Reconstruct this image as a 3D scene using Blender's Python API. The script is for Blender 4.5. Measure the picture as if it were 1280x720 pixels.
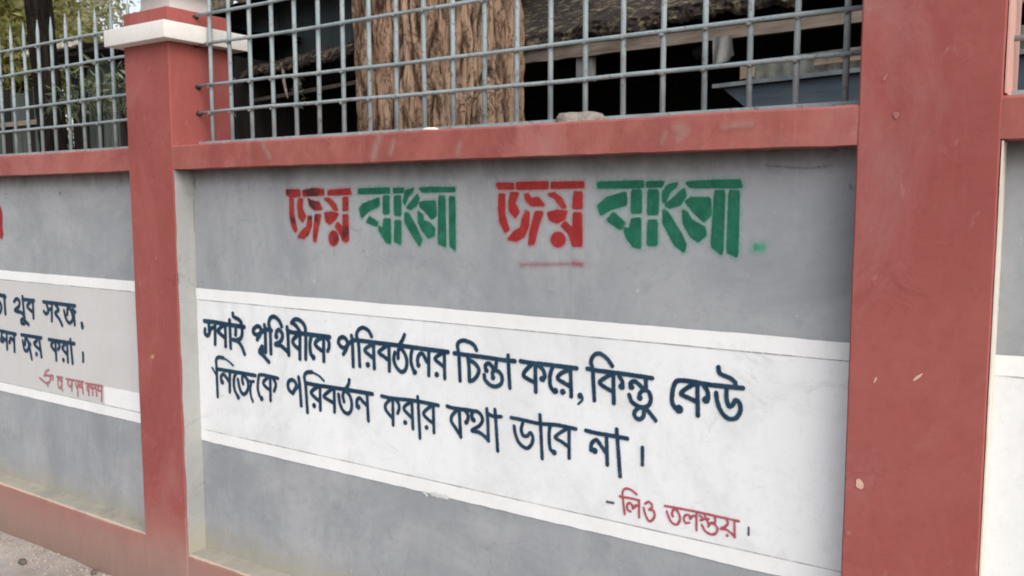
import bpy, bmesh, math, random
import numpy as np
from mathutils import Vector, Matrix, noise
R = math.radians
random.seed(7)
for o in list(bpy.data.objects): bpy.data.objects.remove(o)
S = bpy.context.scene
C = S.collection

# ---------------------------------------------------------------- camera
cam_d = bpy.data.cameras.new('camera'); cam = bpy.data.objects.new('camera', cam_d); C.objects.link(cam)
cam_d.sensor_width = 36.0; cam_d.lens = 36.0 * 1088.67 / 1280.0
cam_d.clip_start = 0.05; cam_d.clip_end = 600
cam.location = (0, -2.0, 1.575)
cam.rotation_euler = (Matrix.Rotation(R(33.7312), 4, 'Z') @ Matrix.Rotation(R(90 - 5.5467), 4, 'X') @ Matrix.Rotation(R(-0.055), 4, 'Z')).to_euler()
S.camera = cam

# ---------------------------------------------------------------- sky, sun, exposure
sun_dir = Vector((0.64, -0.40, 0.64)).normalized()
el = math.asin(sun_dir.z); az = math.atan2(sun_dir.x, sun_dir.y)
w = bpy.data.worlds.new('World'); S.world = w; w.use_nodes = True
nt = w.node_tree; nt.nodes.clear()
sk = nt.nodes.new('ShaderNodeTexSky'); sk.sky_type = 'NISHITA'; sk.sun_disc = False
sk.sun_elevation = el; sk.sun_rotation = az; sk.dust_density = 3.0; sk.air_density = 1.0
hs = nt.nodes.new('ShaderNodeHueSaturation'); hs.inputs['Saturation'].default_value = 0.45
bg = nt.nodes.new('ShaderNodeBackground'); bg.inputs[1].default_value = 0.15
wo = nt.nodes.new('ShaderNodeOutputWorld')
nt.links.new(sk.outputs[0], hs.inputs['Color']); nt.links.new(hs.outputs[0], bg.inputs[0]); nt.links.new(bg.outputs[0], wo.inputs[0])
sl = bpy.data.lights.new('sun', 'SUN'); sl.energy = 1.4; sl.angle = R(70); sl.color = (1, 0.99, 0.97)
so = bpy.data.objects.new('sun', sl); C.objects.link(so); so.rotation_euler = (-sun_dir).to_track_quat('-Z', 'Y').to_euler(); so.location = (4, -6, 8)
S.view_settings.view_transform = 'Standard'; S.view_settings.look = 'None'
S.view_settings.exposure = 0.53; S.view_settings.gamma = 1.0
try: S.view_settings.use_curve_mapping = False
except Exception: pass
S.render.engine = 'CYCLES'
S.cycles.filter_width = 1.9

# ---------------------------------------------------------------- helpers
def lin(r, g, b): return tuple(((c / 255 + .055) / 1.055) ** 2.4 if c > 10 else c / 255 / 12.92 for c in (r, g, b)) + (1,)
def cl(*c): return tuple(c) + (1,)

class NB:
    """small node-building helper"""
    def __init__(s, name, rough=0.85, spec=0.25):
        s.m = bpy.data.materials.new(name); s.m.use_nodes = True; s.t = s.m.node_tree
        s.b = s.t.nodes['Principled BSDF']; s.b.inputs['Roughness'].default_value = rough
        s.b.inputs['Specular IOR Level'].default_value = spec
        s.geo = s.t.nodes.new('ShaderNodeNewGeometry')
        s.bump = None
    def L(s, a, b): s.t.links.new(a, b)
    def n(s, k): return s.t.nodes.new(k)
    def pos(s, scale=(1, 1, 1), rnd=False):
        m = s.n('ShaderNodeMapping'); m.vector_type = 'POINT'; m.inputs['Scale'].default_value = scale
        s.L(s.geo.outputs['Position'], m.inputs['Vector']); return m.outputs[0]
    def noise(s, sc, det=4, rough=.6, stretch=(1, 1, 1), dist=0):
        x = s.n('ShaderNodeTexNoise'); x.inputs['Scale'].default_value = sc; x.inputs['Detail'].default_value = det
        x.inputs['Roughness'].default_value = rough; x.inputs['Distortion'].default_value = dist
        s.L(s.pos(stretch), x.inputs['Vector']); return x.outputs['Fac']
    def ramp(s, fac, a, b, ca=(0, 0, 0, 1), cb=(1, 1, 1, 1)):
        r = s.n('ShaderNodeValToRGB'); e = r.color_ramp.elements
        e[0].position = a; e[0].color = ca; e[1].position = b; e[1].color = cb
        s.L(fac, r.inputs[0]); return r.outputs[0]
    def mix(s, fac, a, b, mode='MIX'):
        m = s.n('ShaderNodeMix'); m.data_type = 'RGBA'; m.blend_type = mode
        for v, i in ((fac, 0), (a, 6), (b, 7)):
            if hasattr(v, 'links') or hasattr(v, 'is_linked'): s.L(v, m.inputs[i])
            else: m.inputs[i].default_value = v
        return m.outputs[2]
    def math(s, op, a, b=0.0, c=None, clamp=False):
        m = s.n('ShaderNodeMath'); m.operation = op; m.use_clamp = clamp
        for v, i in ((a, 0), (b, 1)) + (((c, 2),) if c is not None else ()):
            if hasattr(v, 'is_linked'): s.L(v, m.inputs[i])
            else: m.inputs[i].default_value = v
        return m.outputs[0]
    def sep(s):
        x = s.n('ShaderNodeSeparateXYZ'); s.L(s.geo.outputs['Position'], x.inputs[0]); return x.outputs
    def color(s, c):
        if hasattr(c, 'is_linked'): s.L(c, s.b.inputs['Base Color'])
        else: s.b.inputs['Base Color'].default_value = c
    def addbump(s, h, strength=.3, dist=.002):
        b = s.n('ShaderNodeBump'); b.inputs['Strength'].default_value = strength; b.inputs['Distance'].default_value = dist
        s.L(h, b.inputs['Height'])
        if s.bump is not None: s.L(s.bump, b.inputs['Normal'])
        s.bump = b.outputs[0]; s.L(s.bump, s.b.inputs['Normal'])
    def alpha(s, a): s.L(a, s.b.inputs['Alpha'])

def plaster(name, base, light, dark, dust=None, dust_z=None, streak=.35, rough=.8, brush=.25, topdark=None, speck=0.5, scuff=0, crack=.35, grime=None):
    """painted plaster with blotches, vertical run marks, brush strokes, specks and ground dust"""
    n = NB(name, rough)
    c = n.mix(n.ramp(n.noise(1.7, 5, .6), .3, .72), base, light)
    c = n.mix(n.math('MULTIPLY', n.ramp(n.noise(2.6, 6, .65, (1, 1, .35), .6), .5, .8), streak), c, dark)
    c = n.mix(n.math('MULTIPLY', n.ramp(n.noise(9, 5, .7, (1.6, 1.6, .22)), .56, .8), streak), c, light)
    c = n.mix(n.math('MULTIPLY', n.ramp(n.noise(30, 8, .85), .50, .68), .40), c, dark)
    c = n.mix(n.math('MULTIPLY', n.ramp(n.noise(1.1, 7, .72, (1, 1, .8), 1.2), .48, .60), streak * .9), c, dark)
    c = n.mix(n.math('MULTIPLY', n.ramp(n.noise(3.4, 7, .75, (1, 1, .5), .8), .54, .62), streak * .8), c, light)
    c = n.mix(n.math('MULTIPLY', n.ramp(n.noise(8, 8, .8, (.5, .5, 1), 1.5), .60, .66), streak * 1.0), c, dark)
    sp = n.ramp(n.noise(70, 3, .6), .73, .79)
    c = n.mix(n.math('MULTIPLY', sp, speck), c, tuple(x * .45 for x in dark[:3]) + (1,))
    sp2 = n.ramp(n.noise(48, 2, .5, (1, 1, .8)), .75, .8)
    c = n.mix(n.math('MULTIPLY', sp2, speck * .7), c, tuple(min(.8, x * 1.4 + .05) for x in light[:3]) + (1,))
    if scuff:
        pale = tuple(min(.8, x * .75 + .13) for x in light[:3]) + (1,)
        c = n.mix(n.math('MULTIPLY', n.ramp(n.noise(1.3, 9, .78, (1, 1, .7), .5), .52, .70), scuff * .55), c, pale)
        c = n.mix(n.math('MULTIPLY', n.ramp(n.noise(17, 8, .8, (1, 1, .6), .3), .60, .72), scuff * .8), c, pale)
    if crack:
        v = n.n('ShaderNodeTexVoronoi'); v.feature = 'DISTANCE_TO_EDGE'; v.inputs['Scale'].default_value = 2.3
        wv = n.n('ShaderNodeVectorMath'); wv.operation = 'MULTIPLY_ADD'
        cn = n.n('ShaderNodeTexNoise'); cn.inputs['Scale'].default_value = 5; cn.inputs['Detail'].default_value = 6; n.L(n.geo.outputs['Position'], cn.inputs['Vector'])
        n.L(cn.outputs['Color'], wv.inputs[0]); wv.inputs[1].default_value = (.35, .35, .35); n.L(n.geo.outputs['Position'], wv.inputs[2]); n.L(wv.outputs[0], v.inputs['Vector'])
        ck = n.math('MULTIPLY', n.math('SUBTRACT', 1.0, n.ramp(v.outputs['Distance'], .0, .006)), n.ramp(n.noise(1.9, 3, .5), .56, .66))
        c = n.mix(n.math('MULTIPLY', ck, crack), c, tuple(x * .5 for x in dark[:3]) + (1,))
    if dust:
        z = n.sep()[2]
        g = n.math('ADD', z, n.math('MULTIPLY', n.noise(6, 5, .7), -.16))
        f = n.n('ShaderNodeMapRange'); f.interpolation_type = 'SMOOTHSTEP'
        n.L(g, f.inputs[0]); f.inputs[1].default_value = dust_z[0]; f.inputs[2].default_value = dust_z[1]
        f.inputs[3].default_value = dust_z[2]; f.inputs[4].default_value = 0
        c = n.mix(f.outputs[0], c, dust)
    if grime:
        z = n.sep()[2]
        g = n.math('ADD', z, n.math('MULTIPLY', n.noise(9, 7, .75, (1, 1, .35)), -.34))
        f = n.n('ShaderNodeMapRange'); n.L(g, f.inputs[0]); f.inputs[1].default_value = -.17; f.inputs[2].default_value = .12
        f.inputs[3].default_value = .75; f.inputs[4].default_value = 0
        c = n.mix(f.outputs[0], c, grime)
    if topdark:  # darkens in ragged patches towards the top of the surface
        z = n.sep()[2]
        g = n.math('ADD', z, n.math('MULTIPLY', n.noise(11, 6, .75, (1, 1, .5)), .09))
        f = n.n('ShaderNodeMapRange'); n.L(g, f.inputs[0]); f.inputs[1].default_value = topdark[0]; f.inputs[2].default_value = topdark[1]
        f.inputs[3].default_value = 0; f.inputs[4].default_value = topdark[2]
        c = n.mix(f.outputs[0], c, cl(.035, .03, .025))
    n.color(c)
    n.addbump(n.noise(3.2, 3, .5), .5, .010)
    n.addbump(n.noise(45, 5, .7), .35, .0018)
    n.addbump(n.noise(60, 3, .6, (.12, 1, 1)), brush, .0010)
    return n.m

RED = plaster('red_paint', cl(.280, .067, .058), cl(.330, .098, .086), cl(.215, .050, .043), dust=cl(.40, .27, .22), dust_z=(.0, .40, .62), streak=.55, speck=.4, scuff=.7, crack=.45, grime=cl(.20, .15, .125))
REDB = plaster('red_beam_paint', cl(.300, .078, .067), cl(.37, .135, .112), cl(.21, .055, .047), streak=.7, speck=.45, scuff=.8)
GREY = plaster('grey_paint', cl(.283, .294, .314), cl(.365, .374, .384), cl(.20, .213, .228), dust=cl(.33, .29, .21), dust_z=(.13, .31, .65), streak=.5, topdark=(1.685, 1.765, .85), speck=.5)
GREYR = plaster('grey_reveal_paint', cl(.33, .33, .32), cl(.42, .42, .40), cl(.25, .25, .24), dust=cl(.36, .32, .23), dust_z=(.15, .33, .65), streak=.5, topdark=(1.70, 1.76, .6), speck=.5)
CREAMR = plaster('pale_reveal_paint', cl(.62, .56, .46), cl(.72, .70, .62), cl(.45, .40, .32), streak=.5, speck=.5)
PINKR = plaster('pale_pink_paint', cl(.55, .30, .25), cl(.62, .40, .34), cl(.42, .2, .17), streak=.4, speck=.3)
WHITE = plaster('white_field_paint', cl(.70, .712, .72), cl(.78, .785, .79), cl(.55, .565, .565), streak=.6, speck=.4)
WHITEB = plaster('white_border_paint', cl(.75, .755, .755), cl(.80, .80, .80), cl(.64, .64, .62), streak=.35, speck=.15)
DULL = plaster('dull_white_field_paint', cl(.52, .51, .50), cl(.56, .55, .545), cl(.46, .46, .45), streak=.3, speck=.15)
CAPW = plaster('cap_white_paint', cl(.62, .59, .56), cl(.70, .68, .64), cl(.50, .47, .43), streak=.4, speck=.3)
CEM = plaster('bare_cement_edge', cl(.42, .33, .26), cl(.50, .41, .33), cl(.30, .24, .19), streak=.5)

def simple(name, base, other=None, sc=8, rough=.8, stretch=(1, 1, 1), bump=.3, metal=0, bdist=.004, lo=.35, hi=.65):
    n = NB(name, rough); n.b.inputs['Metallic'].default_value = metal
    if other: n.color(n.mix(n.ramp(n.noise(sc, 6, .65, stretch), lo, hi), base, other))
    else: n.color(base)
    if bump: n.addbump(n.noise(sc * 2.2, 5, .65, stretch), bump, bdist)
    return n.m

DUSTG = plaster('dusty_grey_ledge', cl(.30, .285, .245), cl(.38, .345, .28), cl(.22, .21, .18), streak=.6, speck=.5)
n = NB('grey_enamel_steel', .45)
c = n.mix(n.ramp(n.noise(9, 5, .6), .35, .65), cl(.22, .27, .285), cl(.32, .37, .38))
c = n.mix(n.math('MULTIPLY', n.ramp(n.noise(45, 5, .7), .57, .64), .8), c, cl(.17, .13, .11))
c = n.mix(n.math('MULTIPLY', n.ramp(n.noise(7, 6, .75), .60, .70), .5), c, cl(.23, .20, .175))
n.color(c); n.addbump(n.noise(70, 5, .7), .5, .0015); STEEL = n.m
def addrust(m):
    pass
DARKHOLE = simple('dark_socket', cl(.03, .02, .018))
PENCIL = None

class MB:
    """collects verts / faces, builds one mesh object"""
    def __init__(s): s.v = []; s.f = []; s.mi = []; s.sm = []
    def add(s, vs, fs, mi=0, smooth=False):
        o = len(s.v); s.v += [tuple(x) for x in vs]; s.f += [tuple(i + o for i in f) for f in fs]
        s.mi += [mi] * len(fs); s.sm += [smooth] * len(fs); return s
    def box(s, a, b, mi=0, M=None):
        x0, y0, z0 = a; x1, y1, z1 = b
        vs = [(x0, y0, z0), (x1, y0, z0), (x1, y1, z0), (x0, y1, z0), (x0, y0, z1), (x1, y0, z1), (x1, y1, z1), (x0, y1, z1)]
        if M: vs = [tuple(M @ Vector(v)) for v in vs]
        return s.add(vs, [(3, 2, 1, 0), (4, 5, 6, 7), (0, 1, 5, 4), (1, 2, 6, 5), (2, 3, 7, 6), (3, 0, 4, 7)], mi)
    def tube(s, pts, rad, k=8, mi=0, caps=True, tip=False):
        pts = [Vector(p) for p in pts]; n = len(pts)
        if not hasattr(rad, '__len__'): rad = [rad] * n
        vs = []; fs = []
        for i, p in enumerate(pts):
            d = (pts[min(i + 1, n - 1)] - pts[max(i - 1, 0)]).normalized()
            u = d.orthogonal().normalized() if abs(d.z) < .9 else Vector((1, 0, 0)).cross(d).normalized()
            if i and abs(u.dot(pu)) < .99 and (pu - d * pu.dot(d)).length > .1: u = (pu - d * pu.dot(d)).normalized()
            pu = u; v = d.cross(u)
            for j in range(k):
                a = 2 * math.pi * j / k; vs.append(tuple(p + (u * math.cos(a) + v * math.sin(a)) * rad[i]))
        for i in range(n - 1):
            for j in range(k): fs.append((i * k + j, i * k + (j + 1) % k, (i + 1) * k + (j + 1) % k, (i + 1) * k + j))
        if caps: fs.append(tuple(range(k))[::-1]); fs.append(tuple((n - 1) * k + j for j in range(k)))
        return s.add(vs, fs, mi, True)
    def build(s, name, mats, parent=None, bevel=0, seg=2):
        me = bpy.data.meshes.new(name); me.from_pydata(s.v, [], s.f)
        for m in (mats if isinstance(mats, (list, tuple)) else [mats]): me.materials.append(m)
        me.polygons.foreach_set('material_index', s.mi); me.polygons.foreach_set('use_smooth', s.sm)
        if bevel:
            bm = bmesh.new(); bm.from_mesh(me)
            bmesh.ops.remove_doubles(bm, verts=bm.verts, dist=1e-5)
            bmesh.ops.bevel(bm, geom=list(bm.edges), offset=bevel, segments=seg, affect='EDGES', profile=.6)
            for f in bm.faces: f.smooth = True
            bm.to_mesh(me); bm.free()
            try: me.set_sharp_from_angle(angle=R(50))
            except Exception: pass
        o = bpy.data.objects.new(name, me); C.objects.link(o)
        if parent: o.parent = parent
        return o

def tag(o, label=None, cat=None, group=None, kind=None):
    if label: o['label'] = label
    if cat: o['category'] = cat
    if group: o['group'] = group
    if kind: o['kind'] = kind
    return o
def empty(name, label, cat, loc=(0, 0, 0), rz=0, group=None):
    o = bpy.data.objects.new(name, None); C.objects.link(o); o.location = loc; o.rotation_euler = (0, 0, rz)
    return tag(o, label, cat, group, 'thing')

# ================================================================= GROUND
def gridsheet(x0, x1, y0, y1, nx, ny, zf):
    vs = []; fs = []
    for j in range(ny + 1):
        for i in range(nx + 1):
            x = x0 + (x1 - x0) * i / nx; y = y0 + (y1 - y0) * j / ny; vs.append((x, y, zf(x, y)))
    for j in range(ny):
        for i in range(nx):
            a = j * (nx + 1) + i; fs.append((a, a + 1, a + nx + 2, a + nx + 1))
    return vs, fs
n = NB('yard_soil', .95); n.color(n.mix(n.ramp(n.noise(1.5, 6, .65), .35, .65), cl(.10, .075, .05), cl(.18, .14, .10))); n.addbump(n.noise(14, 6, .7), .6, .02); SOIL = n.m
vs, fs = gridsheet(-300, 300, -300, 300, 4, 4, lambda x, y: -.03)
tag(MB().add(vs, fs).build('ground', SOIL), kind='structure')
n = NB('dusty_concrete', .93)
c = n.mix(n.ramp(n.noise(2.2, 6, .65), .35, .68), cl(.30, .265, .24), cl(.43, .395, .365))
c = n.mix(n.math('MULTIPLY', n.ramp(n.noise(22, 5, .7), .55, .75), .6), c, cl(.22, .17, .145))
c = n.mix(n.math('MULTIPLY', n.ramp(n.noise(120, 2, .5), .62, .7), .5), c, cl(.16, .12, .10))
c = n.mix(n.math('MULTIPLY', n.ramp(n.noise(5, 8, .8, (1, 1, 1), .8), .52, .64), .55), c, cl(.20, .155, .125)); n.color(c)
n.addbump(n.noise(18, 6, .7), .7, .010); n.addbump(n.noise(130, 3, .6), .5, .003); PAVE = n.m
def pz(x, y):
    e = max(0, 1 - abs(y) / .14)
    return .004 + .022 * e * (noise.noise(Vector((x * 3.1, 1.7, 0))) * .5 + .5) + .006 * noise.noise(Vector((x * 7, y * 7, 3)))
vs, fs = gridsheet(-13, 6, -3.6, .012, 380, 72, pz)
o = MB().add(vs, fs, 0, True).build('pavement', PAVE); tag(o, kind='structure')
# a few loose stones on the pavement
def rock(name, loc, sx, sy, sz, mat, seed, label, cat, parent=None):
    bm = bmesh.new(); bmesh.ops.create_icosphere(bm, subdivisions=3, radius=1)
    for v in bm.verts:
        d = 1 + .35 * noise.noise(v.co * 1.6 + Vector((seed, 0, 0))) + .12 * noise.noise(v.co * 5 + Vector((seed, 4, 0)))
        v.co = Vector((v.co.x * d * sx, v.co.y * d * sy, max(v.co.z * d, -.35) * sz))
    for f in bm.faces: f.smooth = True
    me = bpy.data.meshes.new(name); bm.to_mesh(me); bm.free(); me.materials.append(mat)
    o = bpy.data.objects.new(name, me); C.objects.link(o); o.location = loc
    if parent: o.parent = parent
    if label: tag(o, label, cat)
    return o
STONE = simple('dark_stone', cl(.08, .065, .055), cl(.16, .13, .11), 30)
rock('stone', (-3.83, -.13, .014), .022, .014, .014, STONE, 2, 'dark brown stone lying on the pavement at the foot of the wall', 'stone')
rock('stone', (-3.44, -.03, .026), .016, .012, .010, STONE, 5, 'small stone touching the red plinth near the narrow pillar', 'stone')

# grit and crumbs of mortar gathered along the foot of the wall
rg = random.Random(11); m = MB()
for q in range(1500):
    x = rg.uniform(-5.9, -2.0); y = -abs(rg.gauss(0, .07)) - .004; s = rg.choice((.002, .003, .003, .004, .006, .006, .010)) * rg.uniform(.7, 1.3)
    z = pz(x, y); a = rg.uniform(0, 3.14)
    vs = [(x + s * math.cos(a), y + s * math.sin(a), z), (x - s * math.sin(a), y + s * math.cos(a), z), (x - s * math.cos(a), y - s * math.sin(a), z), (x + s * math.sin(a), y - s * math.cos(a), z), (x + s * .3, y, z + s * .9)]
    m.add(vs, [(0, 1, 4), (1, 2, 4), (2, 3, 4), (3, 0, 4)])
tag(m.build('grit', simple('grit', cl(.22, .17, .14), cl(.42, .36, .31), 200)), 'loose grit and mortar crumbs along the foot of the wall', 'grit', None, 'stuff')

# ================================================================= BOUNDARY WALL
PX = [(-8.463, -8.190), (-5.788, -5.515), (-3.113, -2.840), (-0.438, -0.165), (2.237, 2.510)]
ZB0, ZB1 = 1.702, 1.7885
PD = .273
D0 = .080                                   # recess of the panels
wall = empty('boundary_wall', 'red and grey plastered boundary wall with Bengali slogans painted on its recessed panels', 'wall')
chips = []
def blob(name, parent, x, z, y, sx, sz, mat, ang=0, seed=0):
    vs = [(x, y - .0002, z)]; k = 14
    for i in range(k):
        a = 2 * math.pi * i / k; r = 1 + .35 * noise.noise(Vector((math.cos(a) * 1.3, math.sin(a) * 1.3, seed)))
        dx, dz = math.cos(a) * sx * r, math.sin(a) * sz * r
        vs.append((x + dx * math.cos(ang) - dz * math.sin(ang), y, z + dx * math.sin(ang) + dz * math.cos(ang)))
    return MB().add(vs, [(0, i + 1, (i + 1) % k + 1) for i in range(k)]).build(name, mat, parent)
CHIP = simple('chipped_plaster', cl(.62, .42, .33), cl(.5, .3, .23), 60)
CHIPO = simple('chipped_orange', cl(.55, .27, .14), cl(.45, .2, .1), 60)
CHIPF = simple('scraped_paint', cl(.37, .15, .135), cl(.33, .11, .10), 40)
for i, (a, b) in enumerate(PX):
    # front / side column, slightly uneven faces
    m = MB(); nz = 60; nx = 6; ny = 6
    H = 2.1655
    e = .0035; fx = [e / (b - a)] + [q / nx for q in range(1, nx)] + [1 - e / (b - a)]; fy = [e / PD] + [q / ny for q in range(1, ny)] + [1 - e / PD]
    ring = [(a + (b - a) * t, 0) for t in fx] + [(b, PD * t) for t in fy] + [(b - (b - a) * t, PD) for t in fx] + [(a, PD - PD * t) for t in fy]
    k = len(ring); cx, cy = (a + b) / 2, PD / 2; rr = .006
    vs = []
    for j in range(nz + 1):
        z = -.05 + (H + .05) * j / nz
        for (x, y) in ring:
            ux, uy = (x - cx), (y - cy)
            s = 1
            q = .0012 * noise.noise(Vector((x * 4 + i * 9, y * 4, z * 2.2))) + .0007 * noise.noise(Vector((x * 13, y * 13 + i, z * 11)))
            vs.append((cx + ux * s + (q if abs(ux) > .13 else 0), cy + uy * s + (q if abs(uy) > .13 else 0), z))
    fs = [(j * k + t, j * k + (t + 1) % k, (j + 1) * k + (t + 1) % k, (j + 1) * k + t) for j in range(nz) for t in range(k)]
    m.add(vs, fs, 0, False)
    m.add([vs[nz * k + t] for t in range(k)], [tuple(range(k))])
    p = m.build('pillar', RED, wall)
    MB().box((a - .05, -.05, 2.1665), (b + .05, PD + .05, 2.2290)).build('cap_slab', CAPW, p, .004)
    MB().box((a + .001, .001, 2.2295), (b - .001, PD - .001, 2.2900)).build('cap_block', RED, p, .004)
    MB().box((a + .046, .046, 2.2905), (b - .046, PD - .046, 2.372)).build('cap_top', CAPW, p, .004)
    MB().box((a - .015, -.015, 2.3725), (b + .015, PD + .015, 2.41)).build('cap_plate', CAPW, p, .004)
    if i == 3:
        blob('paint_chip', p, -.4045, .953, -.0015, .0085, .012, CHIP, .3, 1)
        blob('paint_chip', p, -.296, 1.206, -.0015, .013, .0028, CHIP, .75, 2)
        blob('paint_chip', p, -.381, 1.190, -.0015, .008, .002, CHIP, 1.2, 3)
        blob('paint_chip', p, -.425, .835, -.0015, .006, .006, CHIPF, .2, 4)
        blob('paint_chip', p, -.36, 1.76, -.0015, .006, .008, CHIPF, .1, 7)
        blob('paint_chip', p, -.385, 1.84, -.0015, .0025, .009, CHIPF, -.5, 8)
    if i == 2:
        blob('paint_chip', p, -3.01, .985, -.0015, .012, .009, CHIPO, .3, 11)
        blob('paint_chip', p, -2.96, 1.37, -.0015, .009, .004, CHIPF, .9, 12)
        blob('paint_chip', p, -2.93, 1.24, -.0015, .003, .01, CHIPF, .9, 13)
    # painted sides of the recess
    for side, xx in ((-1, a), (1, b)):
        if (i == 0 and side < 0) or (i == 4 and side > 0): continue
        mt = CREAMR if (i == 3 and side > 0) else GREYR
        mm = MB()
        x0, x1 = (xx - .0055, xx - .0022) if side < 0 else (xx + .0022, xx + .0055)
        # ragged plaster edge: a column of little strips, front edge wandering by a few mm
        N = 70; zz0, zz1 = .19, ZB0 - .003; vs = []
        for j in range(N + 1):
            z = zz0 + (zz1 - zz0) * j / N; f = (.0035 if side > 0 else .034) + .0035 * noise.noise(Vector((z * 9, i * 3 + side, 0))) + .0015 * noise.noise(Vector((z * 40, i * 3 + side, 0)))
            for X, Y in ((x0, f), (x1, f), (x1, D0 + .005), (x0, D0 + .005)): vs.append((X, Y, z))
        fs = [(j * 4 + t, j * 4 + (t + 1) % 4, j * 4 + 4 + (t + 1) % 4, j * 4 + 4 + t) for j in range(N) for t in range(4)]
        if side > 0: pass
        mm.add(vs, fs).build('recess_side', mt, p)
        if i == 3 and side > 0:
            MB().box((xx + .0022, .004, ZB1 + .004), (xx + .0055, PD - .004, 2.16)).build('grille_side', PINKR, p)

# ---- line work and lettering -------------------------------------------------
def catmull(P, n=6):
    P = np.array(P, float)
    if len(P) < 3: return P
    Q = np.vstack([2 * P[0] - P[1], P, 2 * P[-1] - P[-2]]); out = []
    for i in range(1, len(Q) - 2):
        for t in np.linspace(0, 1, n, endpoint=False):
            out.append(.5 * ((2 * Q[i]) + (-Q[i - 1] + Q[i + 1]) * t + (2 * Q[i - 1] - 5 * Q[i] + 4 * Q[i + 1] - Q[i + 2]) * t * t + (-Q[i - 1] + 3 * Q[i] - 3 * Q[i + 1] + Q[i + 2]) * t ** 3))
    out.append(P[-1]); return np.array(out)
def segdist(G, A, B):
    d = B - A; L = max((d ** 2).sum(), 1e-12); t = np.clip(((G - A) @ d) / L, 0, 1)
    return np.hypot(*(G - (A + t[:, None] * d)).T)
def paint_mesh(name, strokes, mat, parent, y, margin, step=.0017, grow=0.0):
    """flat painted lettering: a sheet following the strokes, carrying the signed distance to their edge"""
    allp = np.array([c for s in strokes for c in s[1:]], float).reshape(-1, 2) / 1e4
    wmax = max(s[0] for s in strokes) / 2e4
    lo = allp.min(0) - wmax - margin - step; hi = allp.max(0) + wmax + margin + step
    nx, nz = [int(v) for v in np.ceil((hi - lo) / step)]
    gx, gz = np.meshgrid(lo[0] + np.arange(nx + 1) * step, lo[1] + np.arange(nz + 1) * step)
    G = np.stack([gx.ravel(), gz.ravel()], 1); F = np.full(len(G), 1.0)
    for s in strokes:
        P = np.array(s[1:], float).reshape(-1, 2) / 1e4; hw = s[0] / 2e4
        if s[0] == 0:                                           # filled stencil island
            Pc = P.copy()
            out = []
            for i in range(len(Pc)):
                a, b = Pc[i], Pc[(i + 1) % len(Pc)]; out += [a * .93 + b * .07, a * .07 + b * .93]
            Pc = np.array(out); d = np.full(len(G), 1.0); ins = np.zeros(len(G), bool)
            bb = (G[:, 0] > Pc[:, 0].min() - .04) & (G[:, 0] < Pc[:, 0].max() + .04) & (G[:, 1] > Pc[:, 1].min() - .04) & (G[:, 1] < Pc[:, 1].max() + .04)
            H = G[bb]; dd = np.full(len(H), 1.0); ii = np.zeros(len(H), bool)
            for i in range(len(Pc)):
                a, b = Pc[i], Pc[(i + 1) % len(Pc)]; dd = np.minimum(dd, segdist(H, a, b))
                if a[1] != b[1]:
                    cr = ((a[1] > H[:, 1]) != (b[1] > H[:, 1])) & (H[:, 0] < (b[0] - a[0]) * (H[:, 1] - a[1]) / (b[1] - a[1]) + a[0]); ii ^= cr
            sd = np.where(ii, -dd, dd) - grow; F[bb] = np.minimum(F[bb], sd)
        elif len(P) == 1:
            F = np.minimum(F, np.hypot(*(G - P[0]).T) - hw)
        else:
            P = catmull(P); L = len(P)
            bb = (G[:, 0] > P[:, 0].min() - .03) & (G[:, 0] < P[:, 0].max() + .03) & (G[:, 1] > P[:, 1].min() - .03) & (G[:, 1] < P[:, 1].max() + .03)
            H = G[bb]; dd = np.full(len(H), 1.0)
            for i in range(L - 1): dd = np.minimum(dd, segdist(H, P[i], P[i + 1]))
            F[bb] = np.minimum(F[bb], dd - hw)
    F2 = F.reshape(nz + 1, nx + 1)
    keep = np.minimum(np.minimum(F2[:-1, :-1], F2[1:, :-1]), np.minimum(F2[:-1, 1:], F2[1:, 1:])) < margin
    jj, ii = np.nonzero(keep); W = nx + 1
    q = np.stack([jj * W + ii, jj * W + ii + 1, (jj + 1) * W + ii + 1, (jj + 1) * W + ii], 1)
    u, inv = np.unique(q.ravel(), return_inverse=True)
    co = np.stack([G[u, 0], np.full(len(u), y), G[u, 1]], 1)
    me = bpy.data.meshes.new(name); me.from_pydata(co.tolist(), [], inv.reshape(-1, 4).tolist())
    at = me.attributes.new('edge', 'FLOAT', 'POINT'); at.data.foreach_set('value', F[u].astype(np.float32))
    me.materials.append(mat); o = bpy.data.objects.new(name, me); C.objects.link(o); o.parent = parent
    return o
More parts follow.
